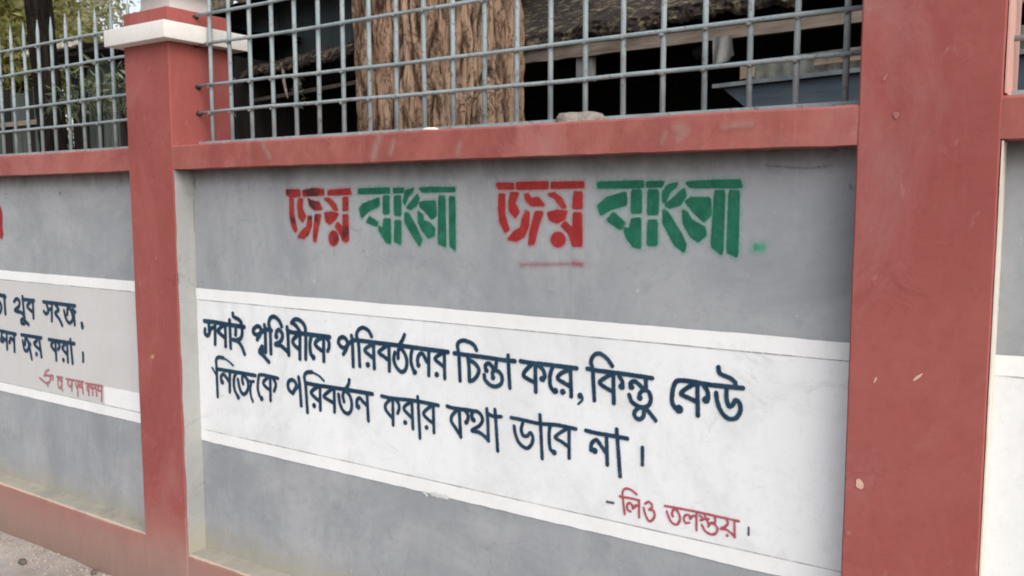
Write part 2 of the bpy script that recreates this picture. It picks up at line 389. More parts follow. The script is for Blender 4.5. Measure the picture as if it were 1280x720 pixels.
def ink(name, base, other, soft=.0009, wob=.0016, halo=0, hdist=.006, wear=.25, stain=None, halocol=None, opac=1):
    n = NB(name, .6)
    a = n.n('ShaderNodeAttribute'); a.attribute_name = 'edge'
    d = n.math('ADD', a.outputs['Fac'], n.math('MULTIPLY', n.math('SUBTRACT', n.noise(150, 3, .6), .5), wob * 2))
    core = n.math('SUBTRACT', .5, n.math('DIVIDE', d, soft * 2), clamp=True)
    wearm = n.math('MULTIPLY', n.ramp(n.noise(38, 5, .75, (1, 1, .6)), .52, .75), wear)
    core = n.math('MULTIPLY', core, n.math('SUBTRACT', 1.0, wearm))
    core = n.math('MULTIPLY', core, opac)
    c = n.mix(n.ramp(n.noise(22, 4, .6), .35, .65), base, other)
    if stain: c = n.mix(n.math('MULTIPLY', n.ramp(n.noise(13, 3, .5, (1, 1, 1.2)), *stain[1]), .85), c, stain[0])
    if halo:
        h = n.math('MULTIPLY', n.math('POWER', n.math('SUBTRACT', 1.0, n.math('DIVIDE', d, hdist), clamp=True), 1.6), halo)
        h = n.math('MULTIPLY', h, n.ramp(n.noise(60, 4, .7), .25, .6))
        c = n.mix(core, halocol or base, c)
        al = n.math('MAXIMUM', core, h)
    else: al = core
    n.color(c); n.alpha(al); return n.m
BLUE = ink('blue_black_letter_paint', cl(.006, .027, .060), cl(.016, .052, .092), wear=.22)
CRIM = ink('crimson_letter_paint', cl(.42, .045, .075), cl(.34, .05, .08), wear=.35, opac=.85)
CRIMF = ink('faded_crimson_letter_paint', cl(.42, .10, .12), cl(.36, .12, .14), .0018, .0016, wear=.5, opac=.72)
INK = ink('dark_letter_paint', cl(.05, .055, .07), cl(.09, .09, .1), wear=.3)
SRED = ink('red_stencil_paint', cl(.25, .016, .018), cl(.31, .024, .022), .0014, .0016, .5, .012, .2, halocol=cl(.52, .24, .23))
SREDD = ink('stained_red_stencil_paint', cl(.25, .016, .020), cl(.30, .03, .022), .0014, .0016, .5, .012, .2, stain=(cl(.045, .01, .012), (.50, .60)), halocol=cl(.52, .24, .23))
SGRN = ink('green_stencil_paint', cl(.006, .090, .052), cl(.012, .130, .076), .0014, .0016, .55, .013, .18, halocol=cl(.20, .43, .34))
SFADE = ink('faded_green_stencil_paint', cl(.02, .2, .11), cl(.06, .28, .18), .0035, .004, .6, .018, .4, halocol=cl(.20, .43, .34))
SMEAR = ink('red_smear_paint', cl(.36, .06, .09), cl(.30, .06, .08), .005, .004, .45, .014, .25, halocol=cl(.40, .2, .22), opac=.8)
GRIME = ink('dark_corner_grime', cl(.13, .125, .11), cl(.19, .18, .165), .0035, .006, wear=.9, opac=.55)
SPLASH = ink('white_paint_splash', cl(.7, .7, .7), cl(.6, .61, .61), .003, .006, wear=.5, opac=.85)
PALE = ink('pale_run_mark', cl(.46, .26, .22), cl(.40, .22, .19), .008, .008, wear=.6, opac=.55)
DRIP = ink('pale_drip_paint', cl(.5, .42, .38), cl(.55, .5, .45), .002, .002, 0, .01, .3, opac=.6)
MATS = dict(blue=BLUE, crimson=CRIM, ink=INK, red_poly=SRED, green_poly=SGRN, smear=SMEAR, drip=DRIP, grime=GRIME, splash=SPLASH, pale=PALE)

def wavy(x0, x1, z0, z1, y, mat, name, parent, a0=.0018, a1=.0018, seed=0, thick=.0):
    """hand-painted stripe with slightly wandering edges"""
    N = max(4, int((x1 - x0) / .012)); vs = []; fs = []
    for i in range(N + 1):
        x = x0 + (x1 - x0) * i / N
        e0 = a0 * (noise.noise(Vector((x * 5, seed, 0))) + .5 * noise.noise(Vector((x * 23, seed, 7))))
        e1 = a1 * (noise.noise(Vector((x * 5, seed + 5, 0))) + .5 * noise.noise(Vector((x * 23, seed + 5, 7))))
        vs += [(x, y, z0 + e0), (x, y, z1 + e1)]
    fs = [(2 * i, 2 * i + 2, 2 * i + 3, 2 * i + 1) for i in range(N)]
    return MB().add(vs, fs).build(name, mat, parent)
n = NB('thin_grey_line', .8); n.color(cl(.26, .25, .24)); n.alpha(n.ramp(n.noise(9, 5, .7, (1, 1, .2)), .35, .65, (.08, .08, .08, 1), (.75, .75, .75, 1))); LINE = n.m

PH = [.25, .25, .226, .226]                       # plinth tops per bay
BAND = [(1.2625, 1.2195, .7175, .6745)] * 2 + [ (1.256, 1.213, .7075, .6645), (1.256, 1.213, .7075, .6645)]
panels = []
for i in range(4):
    x0, x1 = PX[i][1], PX[i + 1][0]
    # beam, a coarse hand-plastered coping
    vs = []; N = 120; prof = [(.0012, ZB0), (.0012, ZB1 - .006), (.008, ZB1), (.2, ZB1 + .003), (.2, ZB0 - .002)]
    for j in range(N + 1):
        x = x0 - .008 + (x1 - x0 + .016) * j / N
        for t, (py, pzz) in enumerate(prof):
            q = .0022 * noise.noise(Vector((x * 3.3, pzz * 9, i))) + .0014 * noise.noise(Vector((x * 21, pzz * 5, i + 4)))
            vs.append((x, py + (abs(q) * .8 if t < 3 else 0), pzz + (q if t < 3 else 0)))
    k = len(prof)
    fs = [(j * k + t, (j + 1) * k + t, (j + 1) * k + (t + 1) % k, j * k + (t + 1) % k) for j in range(N) for t in range(k)]
    b = MB().add(vs, fs).build('beam', REDB, wall)
    # thin pale crust where mortar was smeared along the top edge
    # panel
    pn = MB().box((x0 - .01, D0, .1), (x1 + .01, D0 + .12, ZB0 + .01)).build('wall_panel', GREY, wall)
    panels.append(pn)
    # plinth with a worn sloping ledge
    vs = []; h = PH[i]; N = 160; prof = [(.0012, -.05), (.0012, h - .010), (.0028, h - .002), (.009, h + .004), (D0 + .004, h + .010), (D0 + .004, -.05)]
    for j in range(N + 1):
        x = x0 - .006 + (x1 - x0 + .012) * j / N
        for t, (py, pzz) in enumerate(prof):
            q = .004 * noise.noise(Vector((x * 4, t * 2, i + 2))) + .002 * noise.noise(Vector((x * 25, t, i)))
            vs.append((x, py + (abs(q) * .6 if t < 4 else 0), pzz + (q if 0 < t < 5 else 0)))
    k = len(prof); m = MB()
    for t in range(k):
        mi = {2: 1, 3: 2}.get(t, 0)
        m.add(vs, [(j * k + t, (j + 1) * k + t, (j + 1) * k + (t + 1) % k, j * k + (t + 1) % k) for j in range(N)], mi)
    m.build('plinth', [RED, CEM, DUSTG], wall)
    b1, b2, b3, b4 = BAND[i]; xa, xb = x0 + .0055, x1 - .0055
    fm = DULL if i <= 1 else WHITE
    wavy(xa, xb, b3, b2, D0 - .0015, fm, 'painted_field', pn, .001, .001, i * 10)
    wavy(xa, xb, b2 - .001, b1, D0 - .0023, WHITEB, 'border_stripe', pn, .001, .002, i * 10 + 1)
    wavy(xa, xb, b4, b3 + .001, D0 - .0023, WHITEB, 'border_stripe', pn, .003, .001, i * 10 + 2)
    wavy(xa, xb, b2 - .0020, b2 + .0008, D0 - .0030, LINE, 'ruled_line', pn, .0008, .0008, i * 10 + 3)
    wavy(xa, xb, b3 - .0006, b3 + .0026, D0 - .0030, LINE, 'ruled_line', pn, .0008, .0008, i * 10 + 4)
    if i == 1:
        wavy(-3.485, xb, b3 + .003, b3 + .082, D0 - .0020, WHITEB, 'repainted_patch', pn, .001, .002, 77)
# splash of white where the lower stripe ran

KINDNAME = dict(blue='painted_word', crimson='painted_word', ink='painted_mark', red_poly='stencilled_word', green_poly='stencilled_word', smear='paint_smear', drip='paint_drip', grime='grime_mark', splash='paint_splash', pale='run_mark')
WORDS = [
('w1','blue',0,[[170,-27902,11324,-27283,11326,-26700,11297,-26390,11292,-25609,11274],[170,-27873,11014,-27882,10849,-27747,10780,-27627,10870,-27620,11004,-27641,11284],[169,-27621,10989,-27455,11091,-27271,11121],[167,-27262,11298,-27304,10497],[164,-26678,11284,-26697,10463],[164,-26700,11288,-27014,11106,-27097,10987,-26865,10853,-26691,10771],[163,-26426,11463,-26419,11159,-26410,10431],[162,-26229,11723,-26190,11610,-25899,11522,-25774,11411,-25746,11269,-25740,11040,-25822,10846,-26066,10747,-26263,10750],[162,-26066,10747,-25814,10572,-25633,10272],[162,-26087,11214,-26109,10937]]),
('w2','blue',0,[[167,-24647,11168,-24759,11330,-24925,11350,-25113,11221,-25090,11077,-24866,11053,-24646,11188,-24406,11278,-24150,11266],[168,-24745,11089,-24922,10874],[167,-24518,11429,-24480,11208,-24488,10450],[167,-24487,10466,-24651,10515,-24670,10637,-24821,10435,-24635,10323,-24337,10110],[162,-23612,11452,-23742,11647,-23990,11772,-24202,11693,-24281,11480,-24220,11261,-24207,10428],[222,-23903,11070],[164,-23912,11079,-23887,11230,-23755,11314,-23599,11200,-23606,11025,-23726,10888,-23960,10778,-23662,10751,-23284,10532],[161,-23340,11441,-23305,11177,-23286,10469],[161,-23344,11347,-23121,11286,-22588,11283,-21257,11272],[158,-22699,11258,-22729,10382],[159,-22766,11237,-23041,11026,-23024,10871,-22740,10700],[160,-23109,11616,-22970,11736,-22748,11752,-22489,11601,-22411,11313,-22442,10410],[160,-23055,11620,-22845,11496,-22674,11323],[156,-22131,11244,-22214,10959,-22182,10622,-22069,10500],[220,-22060,10500],[153,-21553,11262,-21557,10421],[153,-21595,11243,-21890,11086,-21955,10951,-21779,10829,-21568,10741],[152,-21426,11242,-21304,11101,-21301,10919,-21364,10791]]),
('w3','blue',0,[[149,-20860,11115,-20813,11246,-20659,11323,-20510,11272,-20428,11122,-20497,10926,-20631,10756],[149,-20860,11115,-20733,10993,-20561,10968,-20407,11108,-20211,11251],[146,-20250,11405,-20213,11204,-20191,10388],[142,-19351,11458,-19491,11638,-19738,11711,-19949,11601,-20017,11408,-19938,11197,-19894,10419],[146,-20211,11260,-19790,11272,-19171,11265,-18172,11263,-17023,11248,-16214,11236],[142,-19274,11240,-19251,10409],[142,-19295,11223,-19608,11040,-19652,10943,-19468,10836,-19264,10732],[197,-19537,10503],[139,-18607,11254,-18603,10400],[139,-18647,11235,-18973,11037,-19035,10939,-18815,10838,-18617,10735],[136,-17951,11627,-18032,11455,-18151,11310],[138,-18365,11018,-18409,10786,-18302,10554,-18108,10423,-17931,10502,-17861,10750,-17934,10999,-18114,11183,-18214,11078,-18226,10850],[135,-17630,11222,-17691,10977,-17676,10709,-17564,10481],[194,-17545,10474],[176,-17389,10709],[134,-17397,10693,-17424,10884,-17346,11055,-17213,11083,-17084,10903,-16973,10781],[132,-16967,11224,-16978,10426],[129,-16359,11208,-16349,10407],[130,-16432,11187,-16672,11047,-16711,10955,-16546,10854,-16364,10756],[180,-16661,10490]]),
('w4','blue',0,[[136,-15970,11228,-15400,11215,-14649,11208,-14141,11192,-13767,11203],[132,-15135,11402,-15265,11565,-15563,11646,-15764,11601,-15850,11472,-15801,11204,-15757,10402],[134,-15466,11209,-15419,10834,-15405,10428],[134,-15434,11076,-15203,10992,-15056,10818,-15123,10622,-15272,10470,-15405,10428],[161,-14773,10821],[131,-14796,10819,-14811,10973,-14688,11044,-14554,10938,-14522,10822],[129,-14409,11205,-14442,10870],[132,-14861,10678,-14814,10522,-14620,10389,-14396,10388,-14237,10508,-14221,10695,-14331,10829,-14490,10846,-14561,10751,-14539,10633],[167,-14539,10633],[128,-14000,11350,-13984,10984,-13938,10397]]),
('w5','blue',0,[[133,-13567,11223,-13202,11208,-12548,11211,-11714,11210],[131,-13066,11209,-13050,10385],[131,-13141,11202,-13408,10954,-13459,10805,-13292,10720,-13080,10653],[130,-12991,11178,-12813,11056,-12747,10884,-12806,10754],[171,-12847,10783],[128,-12475,11193,-12570,10929,-12560,10623,-12428,10460],[189,-12393,10490],[125,-11912,11176,-11879,10400],[126,-11969,11145,-12241,10990,-12319,10855,-12139,10761,-11909,10674],[181,-12152,10494],[184,-11596,10448],[72,-11545,10467,-11525,10344,-11650,10215]]),
('w6','blue',0,[[125,-11382,11232,-10986,11213,-10315,11209,-9441,11185],[122,-10616,11389,-10770,11571,-10991,11687,-11178,11623,-11263,11430,-11209,11189,-11150,10376],[122,-10581,11195,-10555,10374],[122,-10647,11157,-10916,10981,-10983,10875,-10812,10772,-10575,10678],[195,-10327,10859],[121,-10397,11124,-10312,10997,-10304,10862],[162,-10032,10879],[120,-10064,10860,-10066,10980,-9952,11047,-9789,10952,-9691,10844],[118,-9632,11179,-9612,10883],[169,-9791,10616],[120,-10104,10659,-10010,10474,-9781,10377,-9557,10427,-9473,10602,-9524,10790,-9659,10842,-9786,10743,-9801,10621],[119,-9620,10380,-9813,10343,-9941,10211,-9906,10080,-9776,10038,-9674,10142,-9667,10308],[119,-9636,10357,-9490,10242,-9328,10070]]),
('w7','blue',0,[[126,-8771,10463,-8866,10601,-8870,10850,-8822,11079,-8707,11204,-8347,11220,-7842,11193,-7014,11206],[238,-8680,10455],[123,-8194,11201,-8164,10359],[123,-8244,11195,-8547,10975,-8623,10855,-8415,10782,-8183,10700],[122,-8016,11148,-7918,11014,-7897,10846],[201,-7958,10790],[120,-7650,11660,-7602,11509,-7356,11428,-7221,11336,-7186,11209],[120,-7689,11005,-7660,10803,-7555,10551,-7380,10401,-7186,10420,-7066,10604,-7080,10805,-7186,10882,-7267,10745,-7363,10721,-7421,10906,-7427,11145]]),
('w8','blue',0,[[82,-26298,9776,-26578,9924,-26887,10011],[147,-26842,10006,-27112,10009,-27277,9889,-27270,9593,-27259,8489],[94,-27523,9566,-27328,9348],[150,-27272,9548,-26464,9545,-25807,9543,-25080,9535],[147,-26509,9525,-26547,8755],[204,-26957,9077],[149,-27002,9072,-27023,9277,-26883,9382,-26722,9281,-26551,9123],[145,-26148,9506,-26278,9287,-26274,8905,-26069,8607],[191,-26069,8607],[145,-26058,9282,-25965,8942,-25791,8758,-25579,8872,-25490,9114,-25557,9338,-25757,9490,-25816,9338,-25773,9154],[116,-25535,9355,-25388,9285,-25174,9309],[115,-25312,9265,-25379,9011,-25361,8753,-25259,8549],[136,-23879,9569,-24783,9597,-24915,9439,-24973,9088,-24899,8839,-24799,8722],[202,-24778,8724],[138,-24287,9566,-24301,8713],[138,-24370,9557,-24625,9386,-24651,9269,-24469,9148,-24307,9082],[137,-24125,9527,-24009,9371,-24022,9229,-24102,9078]]),
('w9','blue',0,[[148,-23133,9113,-23310,9212,-23372,9364,-23321,9523,-23160,9595,-23005,9540,-22956,9381,-23133,9113],[148,-23061,9210,-22922,9347,-22763,9435],[146,-22819,9728,-22764,9404,-22720,8730],[82,-21578,9734,-21808,9881,-22151,9980],[143,-22151,9980,-22414,9929,-22529,9776,-22475,9438,-22417,8533],[145,-22471,9563,-21948,9546,-20683,9556,-19358,9551],[142,-21776,9535,-21781,8696],[142,-21863,9509,-22172,9317,-22197,9220,-22006,9088,-21793,8990],[195,-22080,8813],[139,-21099,9537,-21101,8725],[139,-21183,9512,-21528,9271,-21574,9173,-21322,9081,-21114,9015],[136,-20387,9908,-20432,9737,-20601,9536],[138,-20896,9348,-20842,9050,-20703,8824,-20499,8745,-20333,8873,-20297,9150,-20401,9394,-20594,9506,-20697,9342,-20645,9136],[192,-19997,9038],[135,-20065,9044,-20048,9257,-19917,9342,-19768,9232,-19604,9134],[133,-19595,9537,-19583,9181,-19556,8633]]),
('w10','blue',0,[[129,-18961,9534,-18494,9515,-17583,9553,-16613,9529],[127,-18477,9517,-18477,8649],[127,-18527,9511,-18771,9301,-18801,9143,-18670,8994,-18489,8865],[126,-18362,9506,-18233,9370,-18213,9208,-18278,9059],[124,-17679,9516,-17645,8641],[124,-17711,9512,-17973,9328,-18007,9222,-17847,9092,-17656,8967],[172,-17965,8798],[123,-17438,9696,-17411,9351,-17361,8381],[120,-16814,9503,-16793,8641],[121,-16860,9497,-17144,9286,-17193,9156,-17022,9030,-16821,8934],[160,-17088,8759]]),
('w11','blue',0,[[125,-16265,9551,-16025,9522,-15287,9535],[123,-15801,9503,-15749,8663],[124,-15876,9493,-16081,9271,-16104,9098,-15940,8902,-15763,8710],[122,-15580,9508,-15463,9356,-15500,9158],[159,-15538,9141],[157,-15254,9253],[121,-15303,9258,-15317,9447,-15171,9539,-14999,9467,-14928,9286,-15058,9101,-15320,8925,-15059,8905,-14830,8801,-14717,8700],[119,-14769,9663,-14729,9219,-14717,8700],[118,-14473,9679,-14446,9377,-14379,8444],[119,-14770,9545,-14544,9469,-14250,9498]]),
('w12','blue',0,[[116,-13897,9516,-13490,9503,-13090,9479,-12853,9478,-12336,9518,-11731,9493],[115,-13788,9276,-13747,9050,-13625,8813,-13382,8685,-13208,8797,-13142,9003,-13222,9163,-13342,9053,-13476,9049,-13543,9219,-13490,9434],[112,-12906,9732,-12879,9361,-12824,8469],[111,-12567,9474,-12597,9198,-12565,8818,-12435,8707],[174,-12427,8709],[108,-11943,9474,-11938,8626],[109,-12006,9465,-12309,9252,-12386,9140,-12181,9058,-11940,8939]]),
('w13','blue',0,[[121,-11406,9495,-11058,9471,-10649,9470,-10141,9460],[189,-11131,8967],[121,-11242,8967,-11227,9152,-11084,9280,-10945,9151,-10751,8933],[119,-10770,9427,-10734,8637],[117,-10462,9670,-10416,9184,-10340,8382],[105,-9694,9286,-9687,8814]]),
('dash','ink',0,[[68,-10730,7597,-10539,7601]]),
('w14','crimson',0,[[68,-9844,7973,-9984,8055,-10146,8078,-10238,8007,-10260,7851,-10195,7364],[69,-10341,7825,-10027,7831,-9774,7825],[68,-10022,7464,-10111,7511,-10117,7640,-10048,7697,-9966,7637,-9949,7554,-9863,7664,-9782,7652],[68,-9773,7815,-9762,7354],[67,-9590,7764,-9501,7835,-9415,7799,-9391,7707,-9475,7627,-9363,7628,-9312,7521,-9359,7383,-9470,7313,-9581,7466,-9634,7649]]),
('w15','crimson',0,[[66,-9023,7819,-8343,7833,-7734,7826,-7027,7814],[66,-8967,7678,-8901,7508,-8793,7388,-8667,7394,-8596,7550,-8652,7721,-8758,7791,-8819,7667,-8796,7580],[64,-8336,7503,-8439,7478,-8493,7571,-8443,7682,-8344,7702,-8313,7608,-8258,7696,-8166,7708],[64,-8148,7822,-8138,7344],[63,-8055,7751,-7962,7680,-8036,7629,-7932,7687,-7811,7711],[63,-7934,7795,-7850,7644,-7819,7581],[62,-7654,7819,-7646,7647,-7749,7625,-7823,7511],[63,-7999,7523,-7905,7374,-7743,7319,-7614,7377,-7577,7503,-7639,7589,-7729,7619],[62,-7337,7789,-7311,7697,-7372,7605,-7488,7522,-7331,7526,-7133,7402],[61,-7142,7790,-7122,7375],[80,-7318,7382]]),
('danda','ink',0,[[53,-6775,7712,-6769,7510]]),
('l1','blue',1,[[196,-43939,11518,-42687,11384],[195,-43514,11159,-43163,11005,-43173,10710,-43469,10543,-43856,10724],[191,-42794,11436,-42779,10562]]),
('l2','blue',1,[[179,-41900,11200,-41685,11340,-41419,11258,-41502,10995,-41878,10786,-41313,10721,-41058,10556],[175,-41124,11476,-41058,10556],[176,-41137,11350,-40119,11355],[176,-41033,10483,-41351,10363,-41312,10216,-41013,10256,-41076,10383,-40717,10204],[172,-40224,11360,-40255,10540],[172,-40334,11325,-40757,11055,-40281,10804]]),
('l3','blue',1,[[168,-39336,11347,-36747,11331],[169,-39327,10914,-39151,10814,-38943,10951,-39084,11291],[167,-38978,11004,-38646,11070],[166,-38622,11320,-38698,10525],[164,-38305,11258,-38093,11063,-38380,10896,-38080,10670,-37858,10385],[162,-37648,11055,-37505,10685,-37224,10543,-36972,10751,-37060,11068,-37317,11240,-37406,10909],[159,-36955,11156,-36752,11062],[159,-36870,11027,-36851,10490],[204,-36279,10577,-36245,10430]]),
('l4','blue',1,[[177,-43334,9696,-41923,9654],[176,-43226,9634,-43275,9405,-43362,9250,-43185,9188,-43055,9318,-43207,9399,-42788,9258],[174,-42766,9654,-42798,8857],[219,-42531,9222],[174,-42541,9233,-42395,9433,-42132,9269],[172,-42090,9651,-42126,8814]]),
('l5','blue',1,[[169,-41425,9666,-39658,9673],[169,-41322,9398,-41221,9003,-40976,8957,-40793,9261,-41050,9594,-41120,9243],[167,-40801,9386,-40650,9285],[167,-40765,9217,-40603,8602],[163,-39868,9666,-39746,8789],[164,-40132,9660,-40063,9508,-40324,9343,-39770,9070],[226,-40159,8874]]),
('l6','blue',1,[[169,-39038,9653,-36946,9644],[166,-38478,9646,-38491,8767],[167,-38580,9637,-38858,9401,-38526,9142],[166,-38280,9608,-38147,9426,-38292,9275],[163,-37533,9619,-37542,8768],[163,-37633,9610,-37933,9363,-37561,9096],[214,-37903,8826],[161,-37252,9807,-37171,8751],[150,-36305,9297,-36319,8919]]),
('l7','crimson',1,[[112,-39985,7777,-39726,7691,-39403,7590,-39161,7708,-39044,7900,-39266,7984,-39602,7929],[110,-39033,8009,-38839,7995,-38887,7828],[110,-39174,8245,-39450,8126,-39553,7952],[111,-39333,7634,-39315,7474]]),
('l8','crimson',1,[[108,-38514,7995,-38064,8009],[108,-38425,7916,-38465,7698,-38366,7514,-38201,7569,-38160,7804,-38318,7892],[107,-38119,7968,-38157,7556,-38093,7422]]),
('l9','crimson',1,[[106,-37748,7992,-36385,8000],[106,-37561,7978,-37640,7793,-37464,7655,-37324,7829],[105,-37280,7967,-37340,7505],[105,-37010,7865,-36932,7700,-36753,7843],[104,-36784,7978,-36854,7675,-36872,7324],[104,-36609,7877,-36699,7762,-36529,7748],[103,-36509,7975,-36442,7481]]),
('l10','crimson',1,[[103,-36206,7968,-34929,7993],[102,-35967,7944,-35996,7466],[102,-35998,7930,-36133,7760,-35999,7569],[102,-35882,7892,-35800,7799],[101,-35696,7965,-35694,7503],[101,-35621,7803,-35467,7873],[101,-35443,7944,-35397,7506],[100,-35183,7957,-35298,7773,-35006,7757],[100,-34988,7980,-35041,7329]]),
('s3','red_poly',0,[[0,-14417,16319,-13841,16311,-13816,16168,-14341,16173],[0,-13718,16330,-12685,16336,-12685,16164,-13718,16159],[0,-12568,16314,-11565,16320,-11542,16184,-12568,16175],[0,-14316,16007,-14140,16006,-14141,15427,-13992,14994,-14117,14930,-14293,15218,-14343,15634],[0,-13916,16046,-13669,16044,-13792,15758,-13644,15512,-13768,15348,-13966,15552,-13976,15799],[0,-13400,15534,-13303,15494,-13327,15107,-13473,14818,-13719,14689,-14017,14724,-13817,14935,-13571,15062,-13522,15309],[0,-13086,15515,-12848,15508,-13037,14989,-13132,14621,-13302,14596,-13254,14985],[0,-13434,16002,-13328,16001,-13231,15879,-12991,15898,-12801,15697,-13231,15697,-13400,15839],[0,-12660,15997,-12474,16035,-12241,15875,-12102,15638,-12240,15638,-12427,15876],[0,-11832,16050,-11607,16048,-11604,15619,-11874,15619],[0,-12682,15477,-12379,15550,-12079,15527,-12146,15321,-12377,15219,-12611,15297],[0,-11851,15481,-11625,15482,-11596,14600,-11868,14593,-12007,14927,-12238,15141,-12123,15242,-11871,15048],[0,-12129,14757,-12157,14661,-12235,14589,-12341,14560,-12449,14583,-12528,14652,-12557,14748,-12529,14845,-12450,14917,-12343,14944,-12236,14921,-12158,14852]]),
('s4','green_poly',0,[[0,-11103,16295,-9800,16307,-9798,16174,-11102,16173],[0,-9678,16283,-9237,16284,-9275,16190,-9676,16180],[0,-8593,16261,-8214,16284,-7241,16294,-7184,16144,-8477,16159],[0,-10291,16022,-10275,15721,-10730,15607,-11008,15453,-11097,15683,-10819,15892],[0,-10097,16076,-9858,16074,-9850,15516,-10106,15515],[0,-9634,16072,-9373,16070,-9383,15481,-9637,15480],[0,-10643,15493,-10323,15230,-10426,15077,-10812,15301],[0,-10095,15327,-9868,15348,-9857,14598,-10044,14631,-10234,14853,-10321,15098,-10153,15044],[0,-9622,15294,-9400,15296,-9390,14685,-9633,14679],[0,-9209,15794,-9233,16014,-9098,16195,-8864,16246,-8901,16174,-9056,16049,-9151,15849,-9169,15776],[0,-8667,16100,-8626,15937,-8776,15721,-9048,15648,-9148,15702,-8896,15902],[0,-9205,15574,-9085,15483,-8723,14958,-8602,14705,-8637,14540,-8874,14698,-9200,15243],[0,-8603,15793,-8471,15872,-7980,15863,-7953,15472,-8118,15310,-8349,15505],[0,-8676,15558,-8579,15504,-8460,15324,-8344,15253,-8114,15148,-8073,14970,-8259,14804,-8452,14926,-8651,15250],[0,-7835,16039,-7615,16037,-7634,14498,-7898,14687],[0,-7469,16036,-7253,16034,-7250,14458,-7489,14556]]),
('dot','green_poly',0,[[0,-6847,14784,-6566,14774,-6579,14618,-6842,14610]]),
('s1','red_poly',0,[[0,-23219,16224,-22561,16199,-22540,16011,-23062,15976,-23224,16072],[0,-22426,16179,-21916,16249,-21419,16207,-21424,16041,-22405,16010],[0,-21213,16168,-20225,16232,-20180,16052,-21217,16040],[0,-23063,15938,-22898,15918,-22890,15387,-22745,14856,-22830,14778,-22988,14966,-23083,15385],[0,-22625,15917,-22435,15916,-22474,15578,-22294,15315,-22463,15125,-22646,15312,-22687,15690],[0,-22187,15316,-22026,15317,-22037,14980,-22207,14714,-22427,14577,-22698,14609,-22500,14822,-22252,14977],[0,-21838,15374,-21575,15376,-21750,14834,-21841,14477,-21946,14493,-21936,14831],[0,-22166,15915,-22009,15840,-21641,15784,-21517,15561,-21886,15542,-22094,15691],[0,-21402,15912,-21143,15911,-20893,15728,-20797,15527,-20949,15545,-21148,15746],[0,-20532,15945,-20322,15944,-20333,15529,-20544,15528],[0,-21391,15433,-21054,15471,-20774,15418,-20881,15252,-21168,15065,-21346,15174],[0,-20548,15364,-20337,15384,-20318,14567,-20421,14492,-20570,14543,-20716,14778,-20914,14995,-20808,15125,-20559,14963],[0,-20787,14612,-20819,14491,-20900,14402,-21009,14367,-21116,14396,-21193,14483,-21218,14602,-21186,14723,-21104,14813,-20995,14847,-20888,14817,-20812,14730]]),
('s2','green_poly',0,[[0,-19841,16210,-18531,16232,-18511,16082,-19845,16074],[0,-18347,16213,-17936,16215,-17938,16099,-18335,16088],[0,-17288,16212,-16894,16225,-15937,16215,-15938,16116,-17157,16106],[0,-18959,15921,-18964,15675,-19421,15514,-19717,15298,-19808,15566,-19658,15727],[0,-18770,15972,-18536,15989,-18547,15441,-18780,15440],[0,-18305,15977,-18053,15976,-18064,15381,-18316,15397],[0,-19377,15319,-19023,15145,-19073,15038,-19502,15157],[0,-18761,15253,-18504,15256,-18495,14502,-18681,14533,-18980,14916,-18978,15022,-18814,14954],[0,-18296,15206,-18067,15208,-18080,14477,-18331,14576],[0,-17918,15934,-17847,16139,-17532,16205,-17600,16103,-17782,15933,-17876,15727,-17943,15796],[0,-17379,16016,-17314,15897,-17428,15693,-17653,15573,-17810,15624,-17605,15812],[0,-17881,15451,-17745,15435,-17438,15009,-17222,14636,-17313,14462,-17532,14698,-17885,15175],[0,-17294,15778,-16986,15811,-16683,15811,-16645,15391,-16819,15288,-17078,15524,-17274,15659],[0,-17342,15488,-17167,15387,-17170,15217,-16908,15152,-16715,14986,-16739,14782,-16957,14710,-17174,14910,-17347,15181],[0,-16531,15961,-16318,15960,-16292,14455,-16569,14549],[0,-16128,15942,-15940,15925,-15933,14365,-16122,14493]]),
('smear','smear',0,[[33,-13571,14008,-12748,14047,-11956,14093],[108,-11864,14109,-11592,14091]]),
('drip','drip',0,[[42,-20998,14367,-20988,14183,-20956,14036]]),
('ls','red_poly',1,[[0,-43084,15809,-42767,15684,-42627,15476,-42573,15228,-42639,14645,-42594,14312,-42746,14059,-43017,14221,-43087,15057]]),
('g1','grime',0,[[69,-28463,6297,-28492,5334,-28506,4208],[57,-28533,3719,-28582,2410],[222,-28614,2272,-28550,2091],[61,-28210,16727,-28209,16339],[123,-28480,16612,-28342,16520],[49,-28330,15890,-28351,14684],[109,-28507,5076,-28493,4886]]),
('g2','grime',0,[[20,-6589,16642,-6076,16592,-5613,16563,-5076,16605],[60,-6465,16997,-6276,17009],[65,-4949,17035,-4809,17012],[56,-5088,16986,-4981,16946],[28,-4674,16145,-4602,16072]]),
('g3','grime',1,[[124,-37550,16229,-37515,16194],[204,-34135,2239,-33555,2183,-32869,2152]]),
('sp','splash',0,[[94,-17220,6645,-17091,6566],[93,-16928,6648,-16671,6619],[123,-16767,6653,-16290,6641]]),
('pm','pale',2,[[277,-18160,17740,-18296,17481,-18433,17172],[182,-17618,17575,-17720,17245],[218,-23376,17693,-23114,17312],[261,-8548,17565,-8341,17498,-8461,17332],[110,-8838,17425,-8919,17235],[167,-15127,17387,-15214,17165],[145,-7364,17545,-6697,17586]]),
]

